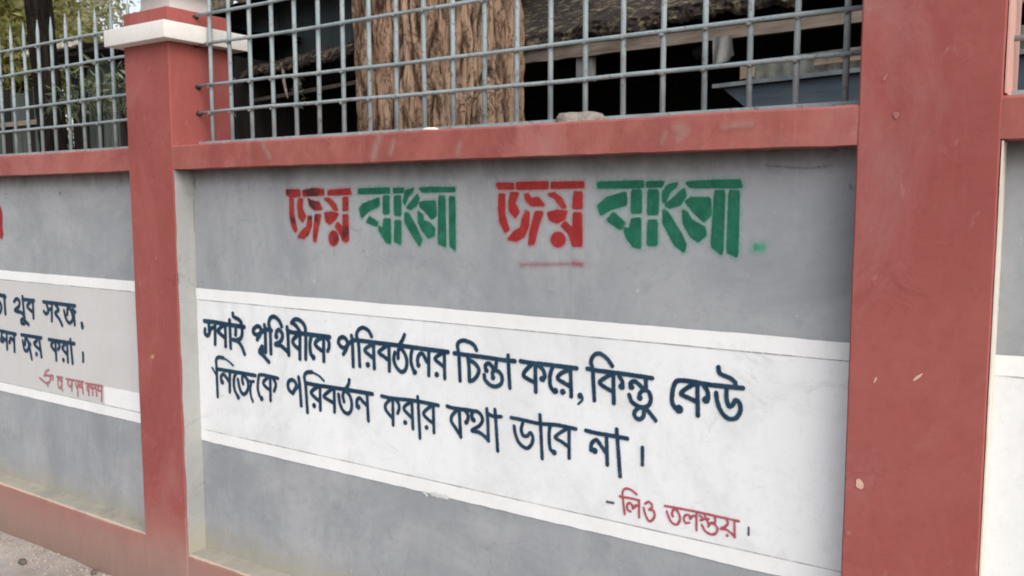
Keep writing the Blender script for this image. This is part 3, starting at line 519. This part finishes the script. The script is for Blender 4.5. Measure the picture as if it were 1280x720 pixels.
for (wn, kind, bay, st) in WORDS:
    par = panels[1 if bay == 1 else 2]
    st_flag = kind in ('red_poly', 'green_poly', 'smear', 'drip')
    mat = MATS[kind]
    if wn == 's1': mat = SREDD
    if wn == 'dot': mat = SFADE
    if kind == 'crimson' and bay == 1: mat = CRIMF
    if kind == 'pale': par = [o for o in wall.children if o.name.startswith('beam')][2]
    margin = {'grime': .009, 'splash': .008, 'pale': .016, 'red_poly': .019, 'green_poly': .02, 'smear': .015, 'drip': .004}.get(kind, .003)
    o = paint_mesh(KINDNAME[kind], st, mat, par, -.0012 if kind == 'pale' else D0 - (.0012 if st_flag or kind == 'grime' else .0040), margin, .0025 if bay == 1 or st_flag else .0017, {'s1': .0033, 's2': .0036, 's3': .0036, 's4': .0044}.get(wn, 0.0))
    lab = {'blue': 'dark blue hand-painted Bengali word', 'crimson': 'thin crimson hand-painted Bengali word', 'red_poly': 'red stencilled Bengali word with pink overspray', 'green_poly': 'green stencilled Bengali word with pale green overspray'}.get(kind)
    if wn == 'dot': o.name = 'stencilled_dot'; lab = 'faded green stencilled dot'
    if wn == 's1': lab = 'red stencilled Bengali word with black-stained strokes'
    if lab: o['label'] = lab
    if kind in ('grime', 'pale'): o['kind'] = 'stuff'

# ================================================================= GRILLES
def grille(i, label):
    x0, x1 = PX[i][1], PX[i + 1][0]
    g = empty('metal_grille', label, 'grille', ((x0 + x1) / 2, .131, ZB1), 0, 'grey bar grilles set on the wall between the pillars')
    off = Vector(g.location)
    xs0 = -2.7755 + (i - 2) * 2.675
    for zc in (1.8125, 1.914, 2.0135, 2.1665, 2.2765):
        rg = random.Random(int(zc * 1000) + i)
        pts = []; thin = zc < 1.85
        for t in range(13):
            x = x0 - .012 + (x1 - x0 + .024) * t / 12
            pts.append(Vector((x, .1215, zc + rg.uniform(-.0012, .0012) + .0025 * math.sin(t * .55 + zc * 7))) - off)
        if thin: continue
        MB().tube(pts, .0062, 8).build('horizontal_bar', STEEL, g)
    pts = [Vector((x0 - .005, .131, ZB1 + .014)) - off, Vector((x1 + .005, .131, ZB1 + .014)) - off]
    MB().box((x0 - .005 - off.x, -.013, .008), (x1 + .005 - off.x, .006, .020)).build('bottom_rail', STEEL, g)
    for t in range(21):
        rg = random.Random(t * 13 + i)
        x = xs0 + .1140 * t + rg.uniform(-.002, .002)
        if x > x1 - .01: break
        lx = rg.uniform(-.004, .004)
        pts = [Vector((x, .131, ZB1 - .01)) - off, Vector((x + lx * .5, .131, 2.05)) - off, Vector((x + lx, .131, 2.335)) - off, Vector((x + lx, .131, 2.392)) - off]
        MB().tube(pts, [.0078, .0078, .0078, .0013], 8).build('vertical_bar', STEEL, g)
    # weld blobs where the bars cross
    m = MB()
    for zc in (1.914, 2.0135, 2.1665, 2.2765):
        for t in range(21):
            rg = random.Random(t * 13 + i); x = xs0 + .1140 * t + rg.uniform(-.002, .002)
            if x > x1 - .01: break
            rg = random.Random(t * 31 + int(zc * 100)); c = Vector((x - off.x + rg.uniform(-.003, .003), -.012, zc - off.z - .005 + rg.uniform(-.002, .002))); r = rg.uniform(.0055, .0085)
            vs = [c + Vector(d) * r * rg.uniform(.8, 1.2) for d in ((1.3, 0, 0), (-1.3, 0, 0), (0, 1, 0), (0, -1, 0), (0, 0, 1), (0, 0, -1))]
            m.add(vs, [(0, 2, 4), (2, 1, 4), (1, 3, 4), (3, 0, 4), (2, 0, 5), (1, 2, 5), (3, 1, 5), (0, 3, 5)], 0, True)
    tag(m.build('weld', simple('rusty_weld', cl(.16, .14, .13), cl(.26, .28, .28), 60), g), kind='stuff')
    return g
grille(1, 'grey spiked bar grille to the left of the narrow white-capped pillar')
grille(2, 'grey bar grille between the two pillars, in front of the big tan trunk')
grille(3, 'grey bar grille just showing right of the wide red pillar')
grille(0, 'grey spiked bar grille at the far left end of the wall')
# dark knocked-in sockets on the pillar flank where the bars enter
for i in (2,):
    X = PX[i][1]; par = [o for o in wall.children if o.name.startswith('pillar')][2]
    for zc in (1.914, 2.0135, 2.1665, 2.2765 - .0035):
        rg = random.Random(int(zc * 991)); vs = []
        for t in range(12):
            a = t * math.pi / 6; r = .011 * (1 + rg.uniform(-.3, .3)); vs.append((X + .0026, .121 + math.cos(a) * r * 1.2, zc - .002 + math.sin(a) * r * .8))
        MB().add(vs, [tuple(range(12))]).build('bar_socket', DARKHOLE, par)

MORTAR = simple('dry_mortar', cl(.26, .225, .20), cl(.38, .335, .30), 55, bump=1.0, bdist=.01)
rock('mortar_lump', (-1.175, .088, 1.792), .090, .05, .028, MORTAR, 3, 'grey-brown lump of dried mortar lying on the beam at the foot of the grille', 'mortar lump')
LIME = simple('lime_chip', cl(.75, .66, .58), cl(.8, .75, .7), 40)
rock('plaster_chip', (-1.655, .045, 1.7925), .030, .018, .008, LIME, 9, 'small cream plaster chip on the beam in front of the big trunk', 'plaster chip')

# ================================================================= TREES
def bark_mat(name, a, b, dark, sc=1.0):
    n = NB(name, .92, .15)
    r = n.n('ShaderNodeAttribute'); r.attribute_name = 'ridge'
    c = n.mix(n.ramp(n.noise(7 * sc, 6, .7, (1, 1, .25), .4), .35, .65), a, b)
    c = n.mix(n.ramp(r.outputs['Fac'], .12, .55, (1, 1, 1, 1), (0, 0, 0, 1)), c, dark)
    c = n.mix(n.math('MULTIPLY', n.ramp(n.noise(30 * sc, 7, .8, (1, 1, .5)), .52, .66), .65), c, dark)
    c = n.mix(n.math('MULTIPLY', n.ramp(n.noise(24 * sc, 6, .8, (1, 1, .45), .5), .55, .66), .5), c, b)
    cr = n.ramp(n.math('ABSOLUTE', n.math('SUBTRACT', n.noise(11 * sc, 5, .65, (1, 1, .30), 1.6), .5)), .0, .03)
    c = n.mix(n.math('MULTIPLY', n.math('SUBTRACT', 1.0, cr), .85), c, dark)
    n.color(c); n.addbump(cr, .7, .012); n.addbump(n.noise(34 * sc, 8, .82, (1, 1, .42)), 1.0, .016); return n.m
def trunk_mesh(path, rad, nseg, nh, parent, mat, name='trunk', amp=.05, seed=0, freq=7):
    """one trunk surface: ridged, furrowed bark displaced along a path (list of centre points, radii)"""
    path = [Vector(p) for p in path]; vs = []; fs = []; rv = []
    def P(t):
        t *= len(path) - 1; i = min(int(t), len(path) - 2); f = t - i
        return path[i].lerp(path[i + 1], f), rad[i] * (1 - f) + rad[i + 1] * f
    for j in range(nh + 1):
        c, r = P(j / nh)
        for i in range(nseg):
            a = 2 * math.pi * i / nseg; d = Vector((math.cos(a), math.sin(a), 0))
            q = Vector((d.x * freq * .55, d.y * freq * .55, c.z * 3.4 + seed))
            q += Vector((noise.noise(q * .7), noise.noise(q * .7 + Vector((5, 0, 0))), 0)) * .8
            rg = 1 - abs(noise.noise(q)) * 2.6; rg2 = 1 - abs(noise.noise(q * 2.3 + Vector((9, 3, 1)))) * 2.2
            h = max(-.6, min(1, .65 * (1 - max(0, rg)) + .35 * (1 - max(0, rg2))))
            lob = .06 * math.sin(a * 3 + seed + c.z * .4) + .03 * math.sin(a * 7 + c.z)
            vs.append(tuple(c + d * (r * (1 + lob) + (h - .6) * amp))); rv.append(h)
    for j in range(nh):
        for i in range(nseg): fs.append((j * nseg + i, j * nseg + (i + 1) % nseg, (j + 1) * nseg + (i + 1) % nseg, (j + 1) * nseg + i))
    o = MB().add(vs, fs, 0, True).build(name, mat, parent)
    at = o.data.attributes.new('ridge', 'FLOAT', 'POINT'); at.data.foreach_set('value', np.array(rv, np.float32)); return o
def leaf_mat(name, a, b, tr=.35):
    n = NB(name, .6, .3)
    r = n.geo.outputs['Random Per Island']
    c = n.mix(n.ramp(r, .1, .9), a, b); n.color(c)
    t = n.n('ShaderNodeBsdfTranslucent'); n.L(c, t.inputs[0]); mx = n.n('ShaderNodeMixShader'); mx.inputs[0].default_value = tr
    n.L(n.b.outputs[0], mx.inputs[1]); n.L(t.outputs[0], mx.inputs[2]); n.L(mx.outputs[0], n.t.nodes['Material Output'].inputs[0]); return n.m
def leaves(center, radii, count, size, mat, parent, name='crown', seed=0, clumps=30, aspect=.5, spread=.28):
    rg = np.random.default_rng(seed); c = np.array(center); radii = np.array(radii)
    cc = rg.normal(size=(clumps, 3)); cc /= np.linalg.norm(cc, axis=1)[:, None]; cc *= (rg.uniform(.25, 1, (clumps, 1)) ** .6); cc = c + cc * radii
    k = rg.integers(0, clumps, count); p = cc[k] + rg.normal(size=(count, 3)) * radii * spread * rg.uniform(.5, 1.2, (clumps, 1))[k]
    d = rg.normal(size=(count, 3)); d[:, 2] -= .5; d /= np.linalg.norm(d, axis=1)[:, None]
    u = np.cross(d, rg.normal(size=(count, 3))); u /= np.linalg.norm(u, axis=1)[:, None]
    nrm = np.cross(d, u)
    L = size * rg.uniform(.6, 1.3, (count, 1)); Wd = L * aspect * .5
    v = np.stack([p, p + d * L * .45 + u * Wd + nrm * L * .06, p + d * L, p + d * L * .45 - u * Wd + nrm * L * .06], 1).reshape(-1, 3)
    f = np.arange(count * 4).reshape(-1, 4)
    me = bpy.data.meshes.new(name); me.from_pydata(v.tolist(), [], f.tolist()); me.materials.append(mat)
    o = bpy.data.objects.new(name, me); C.objects.link(o); o.parent = parent; return o

BARK = bark_mat('furrowed_pale_bark', cl(.28, .170, .110), cl(.46, .325, .225), cl(.065, .036, .024), 1.45)
BARKD = bark_mat('backlit_dark_bark', cl(.014, .010, .008), cl(.034, .025, .018), cl(.006, .005, .004))  # back-lit shade of the slim trunk put into the bark colour
GL = leaf_mat('green_leaf', cl(.045, .085, .02), cl(.11, .14, .04))
YL = leaf_mat('backlit_dusty_olive_leaf', cl(.20, .21, .06), cl(.55, .50, .22), .6)  # light through the dusty leaves raised into their base colour
YL2 = leaf_mat('backlit_pale_dusty_leaf', cl(.30, .30, .18), cl(.62, .58, .40), .6)  # paler version, with the overexposed backlight also in the base colour

t = empty('tree', 'broad tree trunk with deeply furrowed tan bark right behind the middle grille', 'tree', (-2.18, .75, 0))
trunk_mesh([(0, 0, -.1), (0, 0, .3), (.0, 0, 1.2), (.0, 0, 2.0), (-.01, .0, 2.8), (-.02, .05, 4.2)], [.46, .375, .325, .318, .318, .27], 420, 560, t, BARK, amp=.030, freq=17)
for k, (a, e) in enumerate(((.4, 1.1), (2.3, .9), (4.1, 1.2))):
    m = MB(); p0 = Vector((-.02, .05, 4.0)); d = Vector((math.cos(a), math.sin(a), e)).normalized()
    m.tube([p0, p0 + d * .8, p0 + d * 1.6 + Vector((0, 0, .3)), p0 + d * 2.4 + Vector((0, 0, .9))], [.17, .12, .08, .03], 10).build('limb', BARKD, t)
leaves((0, .9, 6.6), (1.9, 1.7, 1.5), 9000, .13, GL, t, seed=3, clumps=60)
t = empty('tree', 'dark slim leaning trunk rising past the spikes of the left grille', 'tree', (-6.34, 1.42, 0))
trunk_mesh([(.09, .10, -.1), (.06, .07, 1.2), (.03, .04, 2.0), (.0, 0, 3.0), (-.08, -.06, 5.0)], [.13, .10, .092, .088, .08], 60, 140, t, BARKD, amp=.012, seed=4, freq=4)
leaves((-.3, .2, 6.2), (1.6, 1.6, 1.1), 6000, .12, GL, t, seed=5, clumps=50)
# ================================================================= SHEDS BEHIND THE WALL
THATCH = simple('old_mossy_thatch', cl(.032, .024, .021), cl(.20, .165, .10), 13, .95, (1, 1, 1), .9, 0, .02, .50, .70)
THATCHB = simple('beige_thatch', cl(.16, .12, .08), cl(.34, .28, .20), 20, .95, (1, 1, .4), .8, 0, .015)
WOODP = simple('weathered_plank', cl(.17, .13, .10), cl(.33, .27, .22), 12, .85, (.15, 1, 2.2), .5)
WOODD = simple('shaded_dark_board', cl(.010, .009, .009), cl(.022, .018, .016), 6, .9, (2, 2, .3), .5)  # near-black base puts the dim shed and hut interiors' shade into the colour
TEAL = simple('dull_teal_board', cl(.035, .045, .048), cl(.065, .08, .083), 4, .8, (1.5, 1.5, .3), .3)
TINR = simple('stained_tin', cl(.075, .082, .078), cl(.17, .165, .14), 16, .6, (1, 1, 1), .4)
TINB = simple('blue_painted_tin', cl(.045, .065, .082), cl(.085, .11, .13), 7, .5, (.3, 1, 3), .2)
LIPB = simple('pale_blue_tin_edge', cl(.10, .125, .135), cl(.20, .22, .23), 9, .5)
TANW = simple('orange_brown_batten', cl(.20, .13, .08), cl(.33, .24, .16), 20, .8, (.2, 1, 2))
CLOTH = simple('greyish_cloth', cl(.15, .15, .145), cl(.25, .245, .235), 8, .9)
def rough_slab(s0, s1, d0, d1, z0, z1, th, mat, name, parent, amp, ns, nd, seed):
    """a thick uneven roof layer from the eave (d0,z0) up to (d1,z1)"""
    vs = []; fs = []
    for j in range(nd + 1):
        for i in range(ns + 1):
            s = s0 + (s1 - s0) * i / ns; f = j / nd; d = d0 + (d1 - d0) * f; z = z0 + (z1 - z0) * f
            q = noise.noise(Vector((s * 3, d * 5, seed))) + .7 * noise.noise(Vector((s * 11, d * 12, seed))) + .5 * noise.noise(Vector((s * 30, d * 30, seed)))
            vs.append((s, d - (abs(q) * amp * .7 if j == 0 else 0), z + q * amp))
    W = ns + 1
    for j in range(nd):
        for i in range(ns): fs.append((j * W + i, j * W + i + 1, (j + 1) * W + i + 1, (j + 1) * W + i))
    m = MB(); m.add(vs, fs, 0, False)
    # eave face, in three courses, and the underside
    ev = []; K = 5
    for t in range(K + 1):
        for i in range(ns + 1):
            x, y, z = vs[i]; q = noise.noise(Vector((x * 14, t * 1.3, seed + 4))) + .6 * noise.noise(Vector((x * 41, t * 2.1, seed)))
            ev.append((x, y - (q * amp * .8 if 0 < t else 0) - .004 * t + .02 * (t == K), z - th * t / K + (q * amp * .5 if t == K else 0)))
    m.add(ev, [(t * W + i, (t + 1) * W + i, (t + 1) * W + i + 1, t * W + i + 1)[::-1] for t in range(K) for i in range(ns)])
    m.add([(s0, d0 + .03, z0 - th * .8), (s1, d0 + .03, z0 - th * .8), (s1, d1, z1 - th * .8), (s0, d1, z1 - th * .8)], [(0, 1, 2, 3)])
    return m.build(name, mat, parent)

sh = empty('timber_shed', 'low dark open-fronted shed with mossy thatched roof and pale eave board behind the big trunk', 'shed', (-.92, 2.2, 0), R(-12))
def bx(name, a, b, mat, parent=sh, M=None, bev=0): return MB().box(a, b, 0, M).build(name, mat, parent, bev)
def slanted(name, s0, zt0, zb0, s1, zt1, zb1, y0, y1, mat, parent=sh, wob=.004, N=40, seed=0):
    vs = []
    for i in range(N + 1):
        f = i / N; s = s0 + (s1 - s0) * f; q = wob * noise.noise(Vector((s * 4, seed, 0))); r = wob * noise.noise(Vector((s * 6, seed, 5)))
        zt = zt0 + (zt1 - zt0) * f + q; zb = zb0 + (zb1 - zb0) * f + r
        vs += [(s, y0, zb), (s, y0, zt), (s, y1, zt), (s, y1, zb)]
    fs = [(i * 4 + t, i * 4 + (t + 1) % 4, i * 4 + 4 + (t + 1) % 4, i * 4 + 4 + t) for i in range(N) for t in range(4)] + [(0, 3, 2, 1), (N * 4, N * 4 + 1, N * 4 + 2, N * 4 + 3)]
    return MB().add(vs, fs).build(name, mat, parent)
slanted('fascia_board', -3.4, 2.565, 2.475, 2.6, 2.33, 2.31, -.012, .02, WOODP, wob=.008, seed=1)
rough_slab(-3.4, 2.6, -.03, 3.3, 2.60, 3.95, .085, THATCH, 'roof', sh, .030, 420, 60, 2)
rough_slab(-5.6, -3.37, .95, 3.3, 2.99, 3.95, .085, THATCH, 'roof', sh, .030, 120, 30, 5)
rough_slab(-7.2, -3.35, -.05, .62, 2.775, 3.00, .075, THATCH, 'lean_to_roof', sh, .026, 260, 22, 8)
rough_slab(-7.2, -3.35, .15, 3.3, 3.62, 4.7, .16, THATCHB, 'upper_roof', sh, .026, 200, 24, 11)
for i in range(12):
    a = -7.1 + i * .315; bx('upper_board', (a, .60 + .006 * (i % 2), 2.70), (a + .305, .625, 3.66), TEAL)
slanted('cross_batten', -7.1, 2.525, 2.495, -3.4, 2.53, 2.498, .02, .05, simple('brown_batten', cl(.05, .036, .03), cl(.10, .075, .06), 10))
for i in range(32):
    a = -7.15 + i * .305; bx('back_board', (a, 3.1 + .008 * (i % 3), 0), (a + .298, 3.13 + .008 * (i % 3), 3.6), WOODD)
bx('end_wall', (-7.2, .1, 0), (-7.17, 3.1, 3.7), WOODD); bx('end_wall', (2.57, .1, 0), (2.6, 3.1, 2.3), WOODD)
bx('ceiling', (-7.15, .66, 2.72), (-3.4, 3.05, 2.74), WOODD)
for s in (-7.0, -3.38, -.02 + 2.4): MB().tube([(s, .06, -.05), (s + .01, .06, 1.2), (s, .06, 2.42)], .05, 10).build('post', WOODD, sh)
for s in (-2.9, -.9, 1.4): MB().tube([(s, .06, 2.36), (s, 1.6, 3.0), (s, 3.1, 3.6)], .035, 8).build('rafter', WOODD, sh)
bx('eave_block', (-1.725, .022, 2.285), (-1.60, .06, 2.47), simple('grey_block', cl(.20, .19, .185), cl(.27, .26, .255), 9), sh, None, .004)
# the cloth tucked under the eave
def shed_pt(s, y, z):
    a = R(-12); return Vector((-.92 + s * math.cos(a) - y * math.sin(a), 2.2 + s * math.sin(a) + y * math.cos(a), z))
vs = []; N = 14
for j in range(N + 1):
    for i in range(N + 1):
        u = i / N; v = j / N; x = -.05 + .10 * u + (.035 * v * (u)) ; z = -.005 - .125 * v - .03 * (1 - u) * v + .02 * u * v
        y = .012 * math.sin(u * 9 + v * 2) * (.3 + v) - .01 * v
        vs.append((x, y, z))
q = [(j * 15 + i, (j + 1) * 15 + i, (j + 1) * 15 + i + 1, j * 15 + i + 1) for j in range(14) for i in range(14)]
vv = vs + [(x, y + .012, z) for x, y, z in vs]; ff = q + [tuple(k + 225 for k in f[::-1]) for f in q]
o = MB().add(vv, ff, 0, True).build('hanging_cloth', CLOTH); o.location = shed_pt(-.70, -.035, 2.415); o.rotation_euler = (0, 0, R(-12))
tag(o, 'small greyish cloth hanging under the pale eave board of the thatched shed', 'cloth')

aw = empty('tin_awning', 'blue-grey tin awning at the lower right corner of the middle grille', 'awning', tuple(shed_pt(0, -.12, 0)), R(-12))
slanted('blue_sheet', -.46, 2.135, 2.0, 2.3, 2.135, 2.0, -.02, .0, TINB, aw, .001)
MB().add([(-.62, -.021, 2.137), (-.46, -.021, 2.137), (-.46, -.021, 2.01), (-.62, .0, 2.137), (-.46, .0, 2.137), (-.46, .0, 2.01)], [(0, 2, 1), (3, 4, 5), (0, 1, 4, 3), (0, 3, 5, 2)]).build('sheet_corner', TINB, aw)
slanted('tin_lip', -.66, 2.157, 2.138, 2.3, 2.157, 2.138, -.05, .0, LIPB, aw, .001)
# stained corrugated strip
vs = []; N = 240
for i in range(N + 1):
    s = -.53 + 2.8 * i / N; y = .03 + .003 * math.sin(s * 2 * math.pi / .076); vs += [(s, y, 2.158), (s, y + .01, 2.262)]
MB().add(vs, [(2 * i, 2 * i + 2, 2 * i + 3, 2 * i + 1) for i in range(N)], 0, True).build('stained_strip', TINR, aw)
slanted('wooden_batten', -.16, 2.214, 2.198, 2.2, 2.222, 2.204, .006, .017, TANW, aw, .002)
slanted('wooden_batten', -.54, 2.235, 2.175, -.47, 2.225, 2.18, .006, .017, TANW, aw, .004, 6)
for s in (.6, 2.1): MB().tube([(s, .05, -.05), (s, .05, 2.13)], .035, 10).build('post', WOODD, aw)

hut = empty('plank_hut', 'dark hut with cream-patched roof edge seen through the left grille beside the slim trunk', 'hut', (-8.0, 3.0, 0))
def hx(name, a, b, mat, bev=0): return MB().box(a, b).build(name, mat, hut, bev)
GG = simple('grey_green_plank', cl(.04, .05, .044), cl(.10, .115, .10), 5, .85, (2, 2, .25), .4)
for i in range(9):
    a = -1.15 + i * .29; mt = GG if i in (1, 2, 5) else WOODD; hx('wall_plank', (a, .25 + .01 * (i % 2), 0), (a + .27, .28, 3.0), mt)
hx('side_wall', (-1.2, .28, 0), (-1.17, 2.6, 2.9), WOODD); hx('side_wall', (1.45, .28, 0), (1.48, 2.6, 2.9), WOODD); hx('rear_wall', (-1.17, 2.57, 0), (1.45, 2.6, 3.0), WOODD)
rough_slab(-1.35, 1.6, -.02, 2.75, 3.10, 3.25, .05, simple('black_felt', cl(.015, .014, .013), cl(.03, .028, .025), 9), 'roof', hut, .015, 120, 20, 21)
CRM = simple('cream_sheet', cl(.55, .49, .38), cl(.68, .63, .52), 9)
rough_slab(-1.42, -.35, -.09, .6, 3.17, 3.24, .06, CRM, 'cream_sheet', hut, .018, 60, 10, 31)
hx('dark_gap_sheet', (-.25, .235, 1.0), (.05, .249, 2.7), WOODD)  # solid dark sheet over the planks, painting in a shaded opening
fn = empty('plank_fence', 'weathered grey-green plank fence far left behind the first grille, below the olive foliage', 'fence', (-10.2, 3.05, 0))
for i in range(13):
    rg = random.Random(i); a = -1.0 + i * .165; MB().box((a, .01 * (i % 2), 0), (a + .155, .025 + .01 * (i % 2), 2.80 + rg.uniform(-.05, .06))).build('plank', GG if i % 3 else WOODD, fn)
MB().box((-1.0, -.05, 2.42), (1.15, -.02, 2.47)).build('rail', WOODP, fn)

def shrub(loc, h, n, ls, label, seed, mat, lean=.25):
    t = empty('shrub', label, 'shrub', loc); rg = random.Random(seed); m = MB(); tips = []
    for k in range(7):
        a = rg.uniform(0, 6.28); e = rg.uniform(.1, lean); pts = [Vector((0, 0, -.05)) + Vector((math.cos(a), math.sin(a), 0)) * .05]
        for q in range(1, 6): pts.append(Vector((math.cos(a) * e * q / 5 * 1.3, math.sin(a) * e * q / 5 * 1.3, h * q / 5 * rg.uniform(.93, 1.04))))
        m.tube(pts, [.012, .010, .009, .007, .005, .003], 6)
    m.build('stem', BARKD, t)
    leaves((0, 0, h * .93), (.26, .26, .15), n, ls, mat, t, 'foliage', seed, 18, .22, .3); return t
shrub((-4.90, .95, 0), 2.36, 300, .085, 'leafy shrub with narrow pale leaves right of the slim trunk behind the left grille', 3, leaf_mat('narrow_green_leaf', cl(.05, .07, .035), cl(.19, .21, .13), .3))
shrub((-4.62, 1.25, 0), 2.38, 300, .08, 'leafy shrub with whitish leaf tips beside the white-capped pillar', 6, leaf_mat('whitish_green_leaf', cl(.045, .06, .03), cl(.26, .27, .20), .3))
# twigs hanging in the shed opening left of the big trunk
tw = empty('dead_branch', 'thin dead branch with withered leaves hanging under the thatch left of the trunk', 'branch', tuple(shed_pt(-4.85, -.10, 0)), R(-12))
MB().tube([(-.12, .05, 2.72), (-.06, .02, 2.60), (.0, 0, 2.52), (.03, 0, 2.45)], [.016, .014, .012, .008], 8).build('twig', WOODP, tw)
MB().tube([(.18, .05, 2.70), (.22, .02, 2.52), (.19, 0, 2.42)], [.008, .007, .004], 6).build('twig', BARKD, tw)
leaves((.2, 0, 2.48), (.07, .04, .11), 45, .06, leaf_mat('withered_leaf', cl(.08, .09, .06), cl(.16, .17, .12)), tw, 'leaves', 4, 6, .4)

def bgtree(loc, R0, zc, mats, n, ls, label, seed):
    t = empty('tree', label, 'tree', loc); trunk_mesh([(0, 0, -.1), (.05, .1, zc * .5), (0, 0, zc)], [.16, .12, .09], 16, 24, t, BARKD, amp=.01, seed=seed)
    m = MB(); rg = random.Random(seed)
    for k in range(6):
        a = rg.uniform(0, 6.28); p0 = Vector((0, 0, zc * rg.uniform(.55, .9))); d = Vector((math.cos(a), math.sin(a), rg.uniform(.2, .9)))
        m.tube([p0, p0 + d * R0[0] * .4, p0 + d * R0[0] * .8 + Vector((0, 0, .1))], [.05, .03, .01], 6)
    m.build('limb', BARKD, t)
    leaves((0, 0, zc), R0, n, ls, mats, t, seed=seed, clumps=70, spread=.16)
bgtree((-14.9, 4.9, 0), (1.5, 1.5, 1.6), 4.9, YL, 5200, .14, 'olive-yellow leafy tree behind the slim dark trunk, at the far left', 12)
bgtree((-14.6, 6.6, 0), (1.25, 1.25, 1.25), 4.35, YL2, 3600, .13, 'pale backlit dusty-leaved tree between the slim trunk and the white cap', 14)
bgtree((-11.7, 4.0, 0), (1.3, 1.3, 1.1), 3.7, YL, 9000, .12, 'lower yellow-green tree above the plank fence', 17)
bgtree((-17.6, 10.0, 0), (2.2, 2.2, 1.5), 3.6, YL2, 3500, .17, 'pale tree farthest back behind the huts', 19)
# distant wood closing the view
rgn = np.random.default_rng(5)
m = MB()
P = []
for k in range(26):
    x = -46 + k * 2.6; y = 26 + 4 * math.sin(k * 1.7); P.append((x, y))
vs = []; cnt = 700
for (x, y) in P:
    c = rgn.normal(size=(cnt, 3)) * np.array([1.5, 1.2, 1.5]) + np.array([x, y, 3.0]); vs.append(c)
p = np.vstack(vs); d = rgn.normal(size=p.shape); d /= np.linalg.norm(d, axis=1)[:, None]; u = np.cross(d, rgn.normal(size=p.shape)); u /= np.linalg.norm(u, axis=1)[:, None]
v = np.stack([p, p + d * .2 + u * .12, p + d * .42, p + d * .2 - u * .12], 1).reshape(-1, 3)
me = bpy.data.meshes.new('far_wood'); me.from_pydata(v.tolist(), [], np.arange(len(v)).reshape(-1, 4).tolist()); me.materials.append(GL)
o = bpy.data.objects.new('far_wood', me); C.objects.link(o); tag(o, 'far wood reading as one green mass behind the yard', 'trees', None, 'stuff')
